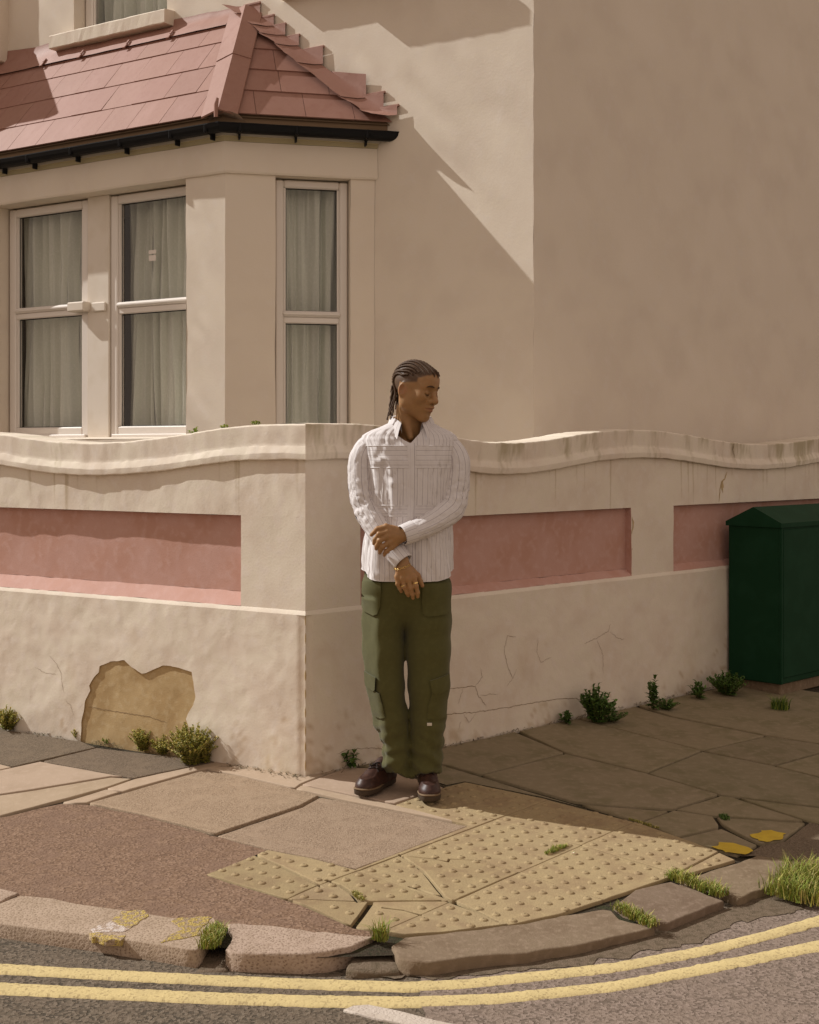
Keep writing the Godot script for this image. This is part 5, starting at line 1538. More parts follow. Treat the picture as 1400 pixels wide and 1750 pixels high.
func trousers_d(p: Vector3) -> float:
	var q := Vector3(p.x, p.y, p.z / 1.12)
	var l := 1e3; var r := 1e3
	for k in 6:
		l = smin(l, cone_d(q, LEGS[k]), 0.02)
		r = smin(r, cone_d(q, LEGS[k + 6]), 0.02)
	# the cloth hangs in a flat plane on the outside of his right leg, creased at the front
	if p.y < 0.80:
		var k := 0
		while k < 5 and p.y < LEGS[k][1].y: k += 1
		var t := clampf((p.y - LEGS[k][0].y) / (LEGS[k][1].y - LEGS[k][0].y), 0, 1)
		var c: Vector3 = LEGS[k][0].lerp(LEGS[k][1], t)
		var rad := lerpf(LEGS[k][2], LEGS[k][3], t)
		l = smax(l, (c.x - q.x) * 0.80 + (q.z - c.z) * 0.60 - rad * 0.80, 0.008)
	var d := smin(l, r, 0.014)
	d = smin(d, ell_d(q - Vector3(0.0049, 0.8378, 0.0000), Vector3(0.182, 0.16, 0.108)), 0.03)
	# creases: long pulls from the crotch, folds stacking towards the hems
	var low := smoothstep(0.42, 0.12, p.y)
	var side := 1.0 if p.x > 0 else -1.0
	d += 0.0055 * bump.get_noise_3d(p.x * 7, p.y * 2.2 + side * 9, p.z * 5)
	d += low * 0.010 * bump.get_noise_3d(p.x * 4 + 30, p.y * 13 + p.x * 9 * side, p.z * 4 + side * 5)
	d += low * 0.004 * sin(p.y * 95 + p.x * 40 * side + 3.0 * bump.get_noise_3d(p.x * 6, p.y * 6, p.z * 6))
	# a pulled fold down the outside of his right knee
	var f := cone_d(p, [Vector3(-0.0600, 0.3873, 0.0750), Vector3(-0.0748, 0.2094, 0.0550), 0.006, 0.006])
	d -= 0.014 * exp(-f * f / 0.0004)
	f = cone_d(p, [Vector3(-0.0748, 0.2094, 0.0550), Vector3(-0.0870, 0.1162, 0.0500), 0.006, 0.006])
	d -= 0.010 * exp(-f * f / 0.0004)
	d = maxf(d, p.y - 0.865)
	d = smax(d, 0.050 - p.y + 0.24 * maxf(p.z + 0.02, 0.0) - 0.026 * exp(-pow((p.x - 0.02) / 0.035, 2)) + 0.010 * bump.get_noise_2d(p.x * 18, p.z * 18 + 5), 0.006)
	return d

func march_trousers(x: float, y: float) -> Vector3:
	var z := 0.3
	for k in 24:
		var d := trousers_d(Vector3(x, y, z))
		z -= d * 0.8
		if absf(d) < 0.0006 or z < -0.1: break
	return Vector3(x, y, z)

func grad(fn: Callable, p: Vector3) -> Vector3:
	var e := 0.003
	return Vector3(fn.call(p + Vector3(e, 0, 0)) - fn.call(p - Vector3(e, 0, 0)), fn.call(p + Vector3(0, e, 0)) - fn.call(p - Vector3(0, e, 0)), fn.call(p + Vector3(0, 0, e)) - fn.call(p - Vector3(0, 0, e))).normalized()

func patch_on_trousers(outline: Array, thick: float) -> ArrayMesh:
	var p := PackedVector2Array()
	for q in outline: p.append(Vector2(q.x, q.y))
	var lo := Vector2(1e9, 1e9); var hi := -lo
	for q in p:
		lo = lo.min(q); hi = hi.max(q)
	var cache := {}
	var on := func(q: Vector2) -> Vector3:
		var key := Vector2i(roundi(q.x * 2000), roundi(q.y * 2000))
		if not cache.has(key):
			var s := march_trousers(q.x, q.y)
			if s.z < -0.03: s.z = -0.03
			cache[key] = [s, grad(trousers_d, s)]
		return cache[key][0] + cache[key][1] * thick
	var mb := MB.new()
	cut_face(mb, lo, hi, 0.016, [], on, p)
	var ring := subdivide(p, 0.012, 0.0, 1)
	for k in ring.size():
		var a := ring[k]; var b := ring[(k + 1) % ring.size()]
		var A: Vector3 = on.call(a); var B: Vector3 = on.call(b)
		mb.quad(A, B, B - Vector3(0, 0, thick + 0.003), A - Vector3(0, 0, thick + 0.003))
	return mb.mesh()

# ---- shirt

const TORSO := [[Vector3(0.0098, 0.8622, 0.0000), 0.190, 0.128], [Vector3(0.0098, 0.9844, 0.0000), 0.189, 0.122], [Vector3(0.0171, 1.1311, 0.0000), 0.178, 0.117], [Vector3(0.0196, 1.2533, 0.0000), 0.181, 0.120], [Vector3(0.0196, 1.3511, -0.0050), 0.190, 0.120], [Vector3(0.0171, 1.4122, -0.0100), 0.198, 0.112], [Vector3(0.0147, 1.4441, -0.0150), 0.206, 0.100], [Vector3(0.0147, 1.4662, -0.0200), 0.196, 0.092], [Vector3(0.0171, 1.4859, -0.0220), 0.160, 0.085], [Vector3(0.0220, 1.5031, -0.0240), 0.118, 0.078], [Vector3(0.0245, 1.5203, -0.0260), 0.085, 0.072]]
const FOLDS := [[Vector3(-0.0693, 1.3568, 0.1000), Vector3(-0.0525, 1.2656, 0.1000), 0.012, 0.010], [Vector3(-0.0525, 1.2656, 0.1000), Vector3(-0.0477, 1.1600, 0.1000), 0.015, 0.009], [Vector3(-0.0597, 1.4672, 0.1000), Vector3(-0.1005, 1.3472, 0.1000), 0.008, 0.009], [Vector3(-0.0861, 1.4840, 0.1000), Vector3(-0.1269, 1.3880, 0.1000), 0.007, 0.009], [Vector3(0.1611, 1.3952, 0.1000), Vector3(0.1155, 1.1888, 0.1000), 0.008, 0.011], [Vector3(-0.0069, 1.3520, 0.1000), Vector3(-0.0117, 1.1600, 0.1000), 0.004, 0.009], [Vector3(-0.1269, 1.0760, 0.1000), Vector3(-0.1077, 0.8960, 0.1000), 0.010, 0.012], [Vector3(-0.0693, 1.0040, 0.1000), Vector3(-0.0741, 0.8840, 0.1000), 0.008, 0.010], [Vector3(0.0891, 1.0760, 0.1000), Vector3(0.1419, 0.8840, 0.1000), 0.010, 0.012], [Vector3(0.0555, 1.0520, 0.1000), Vector3(0.0699, 0.8840, 0.1000), 0.006, 0.010], [Vector3(-0.1149, 1.2200, 0.1000), Vector3(-0.0405, 1.1240, 0.1000), 0.008, 0.008], [Vector3(-0.0789, 1.3712, 0.1000), Vector3(-0.1269, 1.3520, 0.1000), 0.007, 0.007], [Vector3(0.1851, 1.0760, 0.1000), Vector3(0.1899, 0.9080, 0.1000), 0.008, 0.012]]

func torso_at(u: float, y: float) -> Vector3:
	# u: metres round the body from the front middle
	var ph := u / 0.19
	var k := 0
	while k < TORSO.size() - 2 and y > TORSO[k + 1][0].y: k += 1
	var t := clampf((y - TORSO[k][0].y) / (TORSO[k + 1][0].y - TORSO[k][0].y), 0, 1)
	var ts := t * t * (3 - 2 * t) * 0.5 + t * 0.5
	var c: Vector3 = TORSO[k][0].lerp(TORSO[k + 1][0], ts)
	var a := lerpf(TORSO[k][1], TORSO[k + 1][1], ts); var b := lerpf(TORSO[k][2], TORSO[k + 1][2], ts)
	var s := sin(ph); var co := cos(ph)
	var w := 0.0
	var body := smoothstep(1.52, 1.45, y)
	w += 0.007 * body * bump.get_noise_3d(s * 1.1, y * 1.6, co * 1.1 + 4)
	w += 0.004 * body * bump.get_noise_3d(s * 4.0, y * 3.0 + 7, co * 4.0)
	w += 0.0016 * body * bump.get_noise_3d(s * 11.0, y * 14.0 + 7, co * 11.0)
	var cr := 1.0 - absf(bump.get_noise_3d(s * 3.2 + y * 1.5, y * 4.2 - s * 1.2, co * 3.0 + 9)) * 3.6
	w -= 0.0045 * body * pow(clampf(cr, 0, 1), 2.0)
	w += 0.010 * smoothstep(1.02, 0.88, y) * sin(ph * 7.0 + 1.0) * 0.6
	var p := Vector3(c.x + (a + w) * signf(s) * pow(absf(s), 0.86), y, c.z + (b + w) * signf(co) * pow(absf(co), 0.9))
	if co > 0.05:
		for f in FOLDS:
			var A := Vector2(f[0].x, f[0].y); var Bv := Vector2(f[1].x, f[1].y)
			var q := Vector2(p.x, p.y)
			var d := Geometry2D.get_closest_point_to_segment(q, A, Bv).distance_to(q)
			p.z += f[2] * exp(-d * d / (2 * f[3] * f[3])) * co
	return p

func stripe_tex(horizontal: bool) -> ImageTexture:
	var W := 128
	var im := Image.create(W if not horizontal else 4, 4 if not horizontal else W, false, Image.FORMAT_RGB8)
	var base := lin(0.68, 0.645, 0.64); var dark := lin(0.28, 0.235, 0.26); var faint := lin(0.60, 0.555, 0.57); var warm := lin(0.62, 0.54, 0.50)
	for k in W:
		var c := base
		if k < 8: c = dark
		elif k >= 64 and k < 70: c = faint
		elif k >= 32 and k < 35 or k >= 96 and k < 99: c = warm.lerp(base, 0.5)
		for j in 4:
			if horizontal: im.set_pixel(j, k, c)
			else: im.set_pixel(k, j, c)
	return ImageTexture.create_from_image(im)

func cloth(tex: Texture2D, per_metre: float) -> StandardMaterial3D:
	var m := StandardMaterial3D.new()
	m.albedo_texture = tex
	m.uv1_scale = Vector3(per_metre, per_metre, 1)
	m.roughness = 0.85
	m.metallic_specular = 0.25
	m.cull_mode = BaseMaterial3D.CULL_DISABLED
	m.backlight_enabled = true
	m.backlight = Color(0.10, 0.09, 0.08)
	return m

func sleeve(path: Array, radii: Array, sd: int, fold_at: float) -> Array:
	# a swept sleeve; returns [mesh, last ring centre, last direction]
	var cv := Curve3D.new()
	for k in path.size():
		var tan: Vector3 = (path[mini(k + 1, path.size() - 1)] - path[maxi(k - 1, 0)]) / 6.0
		cv.add_point(path[k], -tan, tan)
	cv.bake_interval = 0.004
	var L := cv.get_baked_length()
	var n := 88; var m := 48
	var C := []; var Xs := []; var Ys := []
	var ref := Vector3(0, 0, 1)
	for a in n + 1:
		var p := cv.sample_baked(L * a / n, true)
		var t := (cv.sample_baked(minf(L, L * a / n + 0.01), true) - cv.sample_baked(maxf(0, L * a / n - 0.01), true)).normalized()
		var x := t.cross(ref).normalized()
		var y := x.cross(t).normalized()
		ref = y
		C.append(p); Xs.append(x); Ys.append(y)
	var mb := MB.new()
	mb.grid(m, n, func(b: int, a: int) -> Vector3:
		var f := float(a) / n
		var an := TAU * b / m
		var kk := f * (radii.size() - 1)
		var k0 := mini(int(kk), radii.size() - 2)
		var r := lerpf(radii[k0], radii[k0 + 1], kk - k0)
		var d: Vector3 = Xs[a] * cos(an) + Ys[a] * sin(an)
		var s := f * L
		var near := exp(-pow((f - fold_at) / 0.13, 2))
		var loose := smoothstep(0.0, 0.12, f) * smoothstep(1.0, 0.93, f)
		var w := 0.004 * bump.get_noise_3d(cos(an) * 1.2 + sd, s * 7, sin(an) * 1.2)
		w += near * 0.003 * sin(s * 105 + 2.2 * sin(an + sd) + 4.0 * bump.get_noise_3d(s * 6, an, sd)) * (0.35 + 0.65 * maxf(0, sin(an * 1.0 + sd)))
		# creases: sharp valleys running slantwise, denser at the elbow
		var cr := 1.0 - absf(bump.get_noise_3d(cos(an) * 1.6 + sd * 3, s * 16 + sin(an + sd) * 1.3, sin(an) * 1.6)) * 3.2
		w -= (0.003 + 0.004 * near) * pow(clampf(cr, 0, 1), 2.0)
		w += 0.0018 * bump.get_noise_3d(cos(an) * 5.0 + sd * 3, s * 45, sin(an) * 5.0)
		return C[a] + d * (r + w * loose), null, func(b: int, a: int) -> Vector2: return Vector2(0.30 * b / m, L * a / n), false, true)
	return [mb.mesh(), C[n], (C[n] - C[n - 2]).normalized(), Xs[n], Ys[n]]

func make_person() -> void:
	var at := Vector3(0.4594, 0, -0.0799)
	var man := thing("person", "young man in striped white shirt and olive cargo trousers at the wall corner", "person", at)
	man.transform.basis = Basis(Vector3(0.84805, 0, -0.52992), Vector3.UP, Vector3(0.52992, 0, 0.84805))
	HEADB = Basis(Vector3.UP, deg_to_rad(55)) * Basis(Vector3.RIGHT, deg_to_rad(9)) 
	HEADB = Basis(Vector3(0, 0, 1), deg_to_rad(-4)) * HEADB
	# skin
	var skin := StandardMaterial3D.new()
	skin.vertex_color_use_as_albedo = true
	skin.roughness = 0.52
	skin.metallic_specular = 0.45
	skin.subsurf_scatter_enabled = true
	skin.subsurf_scatter_strength = 0.12
	skin.cull_mode = BaseMaterial3D.CULL_DISABLED
	var mb := MB.new()
	nets(mb, head_d, HEAD_AT + Vector3(-0.16, -0.235, -0.16), HEAD_AT + Vector3(0.16, 0.15, 0.16), 0.0036, skin_color)
	for hnd in [[HAND_LOW, FINGERS_LOW], [HAND_HIGH, FINGERS_HIGH]]:
		var lo := Vector3.ONE * 1e9; var hi := -lo
		for f in hnd[1]:
			for j in f:
				lo = lo.min(j[0]); hi = hi.max(j[0])
		for b in hnd[0]:
			lo = lo.min(b[0]); hi = hi.max(b[0])
		nets(mb, func(p: Vector3) -> float: return hand_d(p, hnd[0], hnd[1]), lo - Vector3.ONE * 0.035, hi + Vector3.ONE * 0.035, 0.003, skin_color)
	nets(mb, func(p: Vector3) -> float: return bones_d(p, TRUNK, 0.03), Vector3(-0.28, 0.02, -0.16), Vector3(0.28, 1.5, 0.22), 0.018, skin_color)
	part("body", mb.mesh(), skin, man)
	make_hair(man)
	make_shirt(man)
	make_trousers(man)
	make_shoes(man)
	# rings and bracelet
	var gold := plain(lin(0.80, 0.55, 0.20), 0.28, 0.5)
	gold.metallic = 0.9
	for q in [[Vector3(-0.0075, 0.8554, 0.1720), Vector3(-0.0042, 0.8448, 0.1725), 0.0108], [Vector3(0.0398, 0.8662, 0.1740), Vector3(0.0431, 0.8557, 0.1750), 0.0110]]:
		var ax: Vector3 = (q[1] - q[0]).normalized()
		mb = MB.new()
		mb.tube([q[0] - ax * 0.0003, q[0], q[0] + ax * 0.005, q[0] + ax * 0.0053], [q[2] - 0.002, q[2], q[2], q[2] - 0.002], 16, Color.WHITE, false)
		part("ring", mb.mesh(), gold, man)
	mb = MB.new()
	var wc := Vector3(-0.0126, 0.9299, 0.1580)
	var wx := (Vector3(1, 0.30, 0.1)).normalized(); var wz := Vector3(0, 0, 1)
	for k in 20:
		var an := TAU * k / 20
		var c: Vector3 = wc + wx * cos(an) * 0.0335 + wz * sin(an) * 0.0285 + Vector3(0, -0.004 * sin(an), 0)
		var tg := (-wx * sin(an) + wz * cos(an)).normalized()
		var upv := wx.cross(wz).normalized()
		var tw := tg.cross(upv) if k % 2 else upv
		var pts := []; var rr := []
		for j in 9:
			var bb := TAU * j / 8
			pts.append(c + tg * cos(bb) * 0.0062 + (tw * 0.6 + upv * 0.4).normalized() * sin(bb) * 0.0038)
			rr.append(0.0011)
		mb.tube(pts, rr, 5, Color.WHITE, false)
	part("bracelet", mb.mesh(), gold, man)

func make_hair(man: Node3D) -> void:
	var hair := plain(lin(0.072, 0.040, 0.021), 0.6, 0.3)
	var o := Node3D.new()
	o.name = "hair"
	man.add_child(o)
	var rows := [-88, -74, -61, -48, -35, -22, -9, 5, 20, 38, 58]
	for k in rows.size():
		var lam: float = deg_to_rad(rows[k])
		var pts := []; var rr := []
		var t0 := 17.0 + absf(rows[k]) * 0.10; var t1 := 205.0
		if absf(rows[k]) > 70: t0 = 8.0; t1 = 205.0
		var n := 46
		for j in n + 1:
			var f := float(j) / n
			var th := deg_to_rad(lerpf(t0, t1, f))
			var l := lam * (1.0 - 0.62 * smoothstep(0.5, 1.0, f)) + 0.05 * sin(f * 6.0 + k)
			if absf(rows[k]) > 70: l = lam * (1.0 - 0.45 * smoothstep(0.4, 1.0, f)) * lerpf(0.93, 1.0, f)
			var q := Vector3(sin(l) * 0.0785, cos(l) * sin(th) * 0.086 + 0.022 * sin(absf(l)) * (1.0 - 1.4 * f), cos(l) * cos(th) * 0.099 - 0.03 * sin(absf(l)) * f)
			q += Vector3(0, 0.036, -0.014)
			var p := HEAD_AT + HEADB * q
			# settle on the scalp
			for s in 3:
				var d := head_d(p) - 0.0025
				p -= (p - (HEAD_AT + HEADB * Vector3(0, 0.03, -0.014))).normalized() * d
			pts.append(p)
			rr.append((0.0050 + 0.0013 * sin(f * 120.0)) * smoothstep(0.0, 0.08, f + 0.02))
		# the free end hangs towards the collar
		var e: Vector3 = pts[-1]
		var len_: float = [0.135, 0.15, 0.125, 0.145, 0.13, 0.12, 0.10, 0.09, 0.085, 0.09, 0.08][k]
		var away := Vector3(-0.16, 0, 0.10) if k < 5 else Vector3(0.05, 0, 0.05)
		for j in 20:
			var f := (j + 1) / 20.0
			pts.append(e + Vector3(0, -len_ * f, 0) + away * len_ * f * f * (0.6 + 0.08 * k) + Vector3(0.010 * sin(f * 4.0 + k), 0, 0.006 * sin(f * 5.0 + k * 2.0)))
			rr.append((0.0056 + 0.0015 * sin(f * 40.0)) * (1.0 - 0.45 * f))
		var mb := MB.new()
		mb.tube(pts, rr, 7)
		part("braid", mb.mesh(), hair, o)
	# fuzzy small knots between the braids read as cropped hair
	for s in [-1, 1]:
		var mb := MB.new()
		var pts := []; var rr := []
		for j in 9:
			var f := j / 8.0
			var q := Vector3(s * lerpf(0.012, 0.046, f), 0.0275 + 0.007 * sin(f * 2.6) - 0.007 * f, 0.10)
			var p := HEAD_AT + HEADB * q
			var dir := (HEADB * Vector3(0, 0, -1)).normalized()
			for g in 14:
				p += dir * maxf(head_d(p) - 0.0008, -0.002) * 0.9
			pts.append(p); rr.append(0.0042 * sin(PI * (0.14 + 0.8 * f)))
		mb.tube(pts, rr, 6)
		part("eyebrow", mb.mesh(), hair, o)
		mb = MB.new()
		pts = []; rr = []
		for j in 9:
			var f := j / 8.0
			var q := Vector3(s * lerpf(0.0185, 0.044, f), -0.0062 - 0.0028 * sin(PI * f) + 0.002 * f, 0.10)
			var p := HEAD_AT + HEADB * q
			var dir := (HEADB * Vector3(0, 0, -1)).normalized()
			for g in 14:
				p += dir * maxf(head_d(p) - 0.0012, -0.002) * 0.9
			pts.append(p); rr.append(0.0024 * sin(PI * (0.12 + 0.8 * f)))
		mb.tube(pts, rr, 5)
		part("eyelashes", mb.mesh(), hair, o)

func make_shirt(man: Node3D) -> void:
	var o := Node3D.new()
	o.name = "shirt"
	man.add_child(o)
	var v_mat := cloth(stripe_tex(false), 44.0)
	var h_mat := cloth(stripe_tex(true), 50.0)
	var white := plain(lin(0.68, 0.645, 0.635), 0.85, 0.25)
	var Y := func(py: float) -> float: return 1.4 - (py - 770.0) * 0.0024444
	var half := PI * 0.19
	var vee := PackedVector2Array([Vector2(-0.105, 1.56), Vector2(-0.068, 1.500), Vector2(-0.035, 1.462), Vector2(0.003, 1.430), Vector2(0.02, 1.455), Vector2(0.045, 1.482), Vector2(0.085, 1.512), Vector2(0.10, 1.56)])
	var hem := func(u: float) -> float:
		var ph := absf(u) / 0.19
		return Y.call(989) + 0.040 * pow(smoothstep(0.4, 1.55, ph), 1.6) - (0.045 * smoothstep(1.65, 3.0, ph))
	var bands := [[988.0, 905.0, false], [905.0, 898.0, true], [898.0, 880.0, false], [880.0, 862.0, true], [862.0, 799.0, false], [799.0, 762.0, true], [762.0, 721.0, false]]
	bands = [[988.0, 880.0, false], [880.0, 862.0, true], [862.0, 799.0, false], [799.0, 762.0, true], [762.0, 721.0, false]]
	for k in bands.size():
		var b: Array = bands[k]
		var y0: float = Y.call(b[0]); var y1: float = Y.call(b[1])
		var mb := MB.new()
		mb.use_uv = true
		var fn := func(q: Vector2) -> Vector3:
			if k == 0:
				var t := (q.y - y0) / (y1 - y0)
				return torso_at(q.x, lerpf(hem.call(q.x), y1, t))
			return torso_at(q.x, q.y)
		cut_face(mb, Vector2(-half, y0), Vector2(half, y1), 0.0115, [vee] if b[0] <= 799 else [], fn)
		part("shirt_panel", mb.mesh(), h_mat if b[2] else v_mat, o)
		# seam
		if k > 0:
			var pts := []; var rr := []
			for j in 121:
				var u := lerpf(-half, half, j / 120.0)
				var p := torso_at(u, y0)
				pts.append(p + Vector3(p.x, 0, p.z).normalized() * 0.0008); rr.append(0.0016)
			var sm := MB.new()
			sm.tube(pts, rr, 5)
			part("seam", sm.mesh(), white, o)
	# hem and the opening's edges, turned over
	for line in [[-half, half, true]]:
		var pts := []; var rr := []
		for j in 161:
			var u := lerpf(line[0], line[1], j / 160.0)
			pts.append(torso_at(u, hem.call(u))); rr.append(0.0016)
		var sm := MB.new()
		sm.tube(pts, rr, 6)
		part("hem", sm.mesh(), white, o)
	# button placket
	var pm := MB.new()
	pm.use_uv = true
	pm.grid(4, 60, func(a: int, b: int) -> Vector3:
		var u := lerpf(-0.006, 0.018, a / 4.0)
		var y := lerpf(Y.call(986), 1.432, b / 60.0)
		return torso_at(u, y) + Vector3(0, 0, 0.003 if a > 0 and a < 4 else 0.0005), null, func(a: int, b: int) -> Vector2: return Vector2(a * 0.006 + 0.004, b * 0.01), true)
	part("placket", pm.mesh(), v_mat, o)
	# collar: stand, fold and leaf round the neck, points at the front
	for s in [-1, 1]:
		var cm := MB.new()
		cm.use_uv = true
		var nn := 24
		cm.grid(nn, 6, func(a: int, b: int) -> Vector3:
			var f := float(a) / nn                        # 0 at the front, 1 at the back
			var ph: float = lerpf(0.30 if s < 0 else 0.50, PI, f) * s
			var c := Vector3(0.0245, 1.5326, -0.0260)
			var stand_low := Vector3(c.x + sin(ph) * 0.082, 1.500 + 0.030 * smoothstep(0.0, 0.5, f), c.z + cos(ph) * 0.074)
			if f < 0.3: stand_low = stand_low.lerp(torso_at(0.006 + s * 0.028, 1.468), (0.3 - f) / 0.3)
			var top := Vector3(c.x + sin(ph) * 0.078, 1.530 + 0.022 * f, c.z + cos(ph) * 0.072 - 0.004)
			if f < 0.3: top = top.lerp(torso_at(0.006 + s * 0.052, 1.496) + Vector3(0, 0.006, 0.008), (0.3 - f) / 0.3 * 0.8)
			var drop := 0.044 + 0.018 * smoothstep(0.35, 0.0, f)
			var outd := Vector3(sin(ph), 0, cos(ph))
			var fold := top + outd * 0.007 + Vector3(0, 0.003, 0)
			var edge := top + outd * (0.022 + 0.008 * smoothstep(0.4, 0.0, f)) + Vector3(s * 0.010 * smoothstep(0.35, 0.0, f), -drop, 0.004)
			match b:
				0: return stand_low
				1: return stand_low.lerp(top, 0.6)
				2: return top
				3: return fold
				4: return fold.lerp(edge, 0.4) + outd * 0.004
				5: return fold.lerp(edge, 0.75) + outd * 0.003
			return edge, null, func(a: int, b: int) -> Vector2: return Vector2(0.2 * a / nn, b * 0.012), s > 0)
		part("collar", cm.mesh(), v_mat, o)
	# sleeves with cuffs
	var right := sleeve([Vector3(-0.0908, 1.4417, -0.0200), Vector3(-0.1495, 1.4245, -0.0120), Vector3(-0.1787, 1.3780, -0.0060), Vector3(-0.1834, 1.3169, -0.0020), Vector3(-0.1780, 1.2341, 0.0120), Vector3(-0.1602, 1.1619, 0.0340), Vector3(-0.1251, 1.0986, 0.0750), Vector3(-0.0859, 1.0407, 0.1100), Vector3(-0.0449, 0.9923, 0.1360), Vector3(-0.0114, 0.9534, 0.1550)], [0.030, 0.046, 0.0555, 0.058, 0.057, 0.057, 0.055, 0.050, 0.045, 0.042], 1, 0.52)
	part("sleeve", right[0], v_mat, o)
	var left := sleeve([Vector3(0.1251, 1.4343, -0.0200), Vector3(0.1812, 1.4171, -0.0120), Vector3(0.2080, 1.3706, -0.0060), Vector3(0.2103, 1.3120, -0.0030), Vector3(0.2026, 1.2341, 0.0100), Vector3(0.1870, 1.1622, 0.0400), Vector3(0.1373, 1.1211, 0.0900), Vector3(0.0839, 1.0921, 0.1300), Vector3(0.0314, 1.0725, 0.1600), Vector3(-0.0065, 1.0594, 0.1780)], [0.030, 0.047, 0.0585, 0.062, 0.062, 0.062, 0.055, 0.048, 0.043, 0.041], 4, 0.48)
	part("sleeve", left[0], v_mat, o)
	for q in [right, left]:
		var cm := MB.new()
		cm.use_uv = true
		var c: Vector3 = q[1]; var t: Vector3 = q[2]
		cm.grid(32, 4, func(b: int, a: int) -> Vector3:
			var an := TAU * b / 32
			var d: Vector3 = q[3] * cos(an) + q[4] * sin(an)
			return c + t * [-0.050, -0.046, 0.0, 0.008, 0.006][a] + d * [0.040, 0.0455, 0.0425, 0.042, 0.037][a], null, func(b: int, a: int) -> Vector2: return Vector2(0.28 * b / 32, a * 0.012), false, true)
		part("cuff", cm.mesh(), v_mat, o)

func make_trousers(man: Node3D) -> void:
	var olive := surface(layered(256, lin(0.080, 0.075, 0.022), [[noise_bytes(256, 0.03, 3, 41), 0.45, 0.8, lin(0.092, 0.087, 0.027), 0.7], [noise_bytes(256, 0.5, 1, 42), 0.55, 0.9, lin(0.064, 0.060, 0.017), 0.5]]), 0.8, 3.0, null, 0.0, false)
	olive.rim_enabled = true
	olive.rim = 0.25
	var o := Node3D.new()
	o.name = "trousers"
	man.add_child(o)
	var mb := MB.new()
	nets(mb, trousers_d, Vector3(-0.25, 0.02, -0.17), Vector3(0.25, 0.9, 0.18), 0.0082)
	part("trouser_legs", mb.mesh(), olive, o)
	for q in [["front_pocket", [Vector3(-0.1718, 0.8835, 0.1200), Vector3(-0.1001, 0.8740, 0.1200), Vector3(-0.0977, 0.8214, 0.1200), Vector3(-0.1024, 0.7640, 0.1200), Vector3(-0.1120, 0.7281, 0.1200), Vector3(-0.1264, 0.7209, 0.1200), Vector3(-0.1694, 0.7329, 0.1200), Vector3(-0.1766, 0.7544, 0.1200)], 0.009], ["front_pocket", [Vector3(0.0697, 0.8835, 0.1200), Vector3(0.1803, 0.8816, 0.1000), Vector3(0.1827, 0.7376, 0.1000), Vector3(0.1654, 0.7257, 0.1200), Vector3(0.0936, 0.7185, 0.1200), Vector3(0.0745, 0.7305, 0.1200), Vector3(0.0673, 0.7783, 0.1200)], 0.008],
		["pocket_flap", [Vector3(-0.1636, 0.4846, 0.0800), Vector3(-0.1151, 0.4695, 0.0900), Vector3(-0.1175, 0.4190, 0.0900), Vector3(-0.1248, 0.4094, 0.0900), Vector3(-0.1587, 0.4244, 0.0800), Vector3(-0.1611, 0.4364, 0.0800)], 0.011], ["cargo_pocket", [Vector3(-0.1515, 0.4220, 0.0800), Vector3(-0.1031, 0.4046, 0.0900), Vector3(-0.0911, 0.3541, 0.0900), Vector3(-0.0815, 0.3036, 0.0900), Vector3(-0.0983, 0.2964, 0.0900), Vector3(-0.1250, 0.2991, 0.0800), Vector3(-0.1419, 0.3449, 0.0800)], 0.007],
		["pocket_flap", [Vector3(0.1011, 0.4568, 0.1000), Vector3(0.1737, 0.4798, 0.0800), Vector3(0.1737, 0.4172, 0.0800), Vector3(0.1229, 0.4022, 0.0900), Vector3(0.1085, 0.4094, 0.0900)], 0.010], ["cargo_pocket", [Vector3(0.1085, 0.4070, 0.0900), Vector3(0.1737, 0.4148, 0.0800), Vector3(0.1665, 0.2967, 0.0800), Vector3(0.0892, 0.2964, 0.0900), Vector3(0.0965, 0.3541, 0.0900)], 0.005]]:
		part(q[0], patch_on_trousers(q[1], q[2]), olive, o)
	mb = MB.new()
	var tg := march_trousers(Vector3(0.0990, 0.2775, 0.0800).x, Vector3(0.0990, 0.2775, 0.0800).y)
	mb.box(tg + Vector3(-0.010, -0.006, 0.0), tg + Vector3(0.010, 0.006, 0.004), 0.001)
	part("label_tag", mb.mesh(), plain(lin(0.55, 0.5, 0.42), 0.8), o)

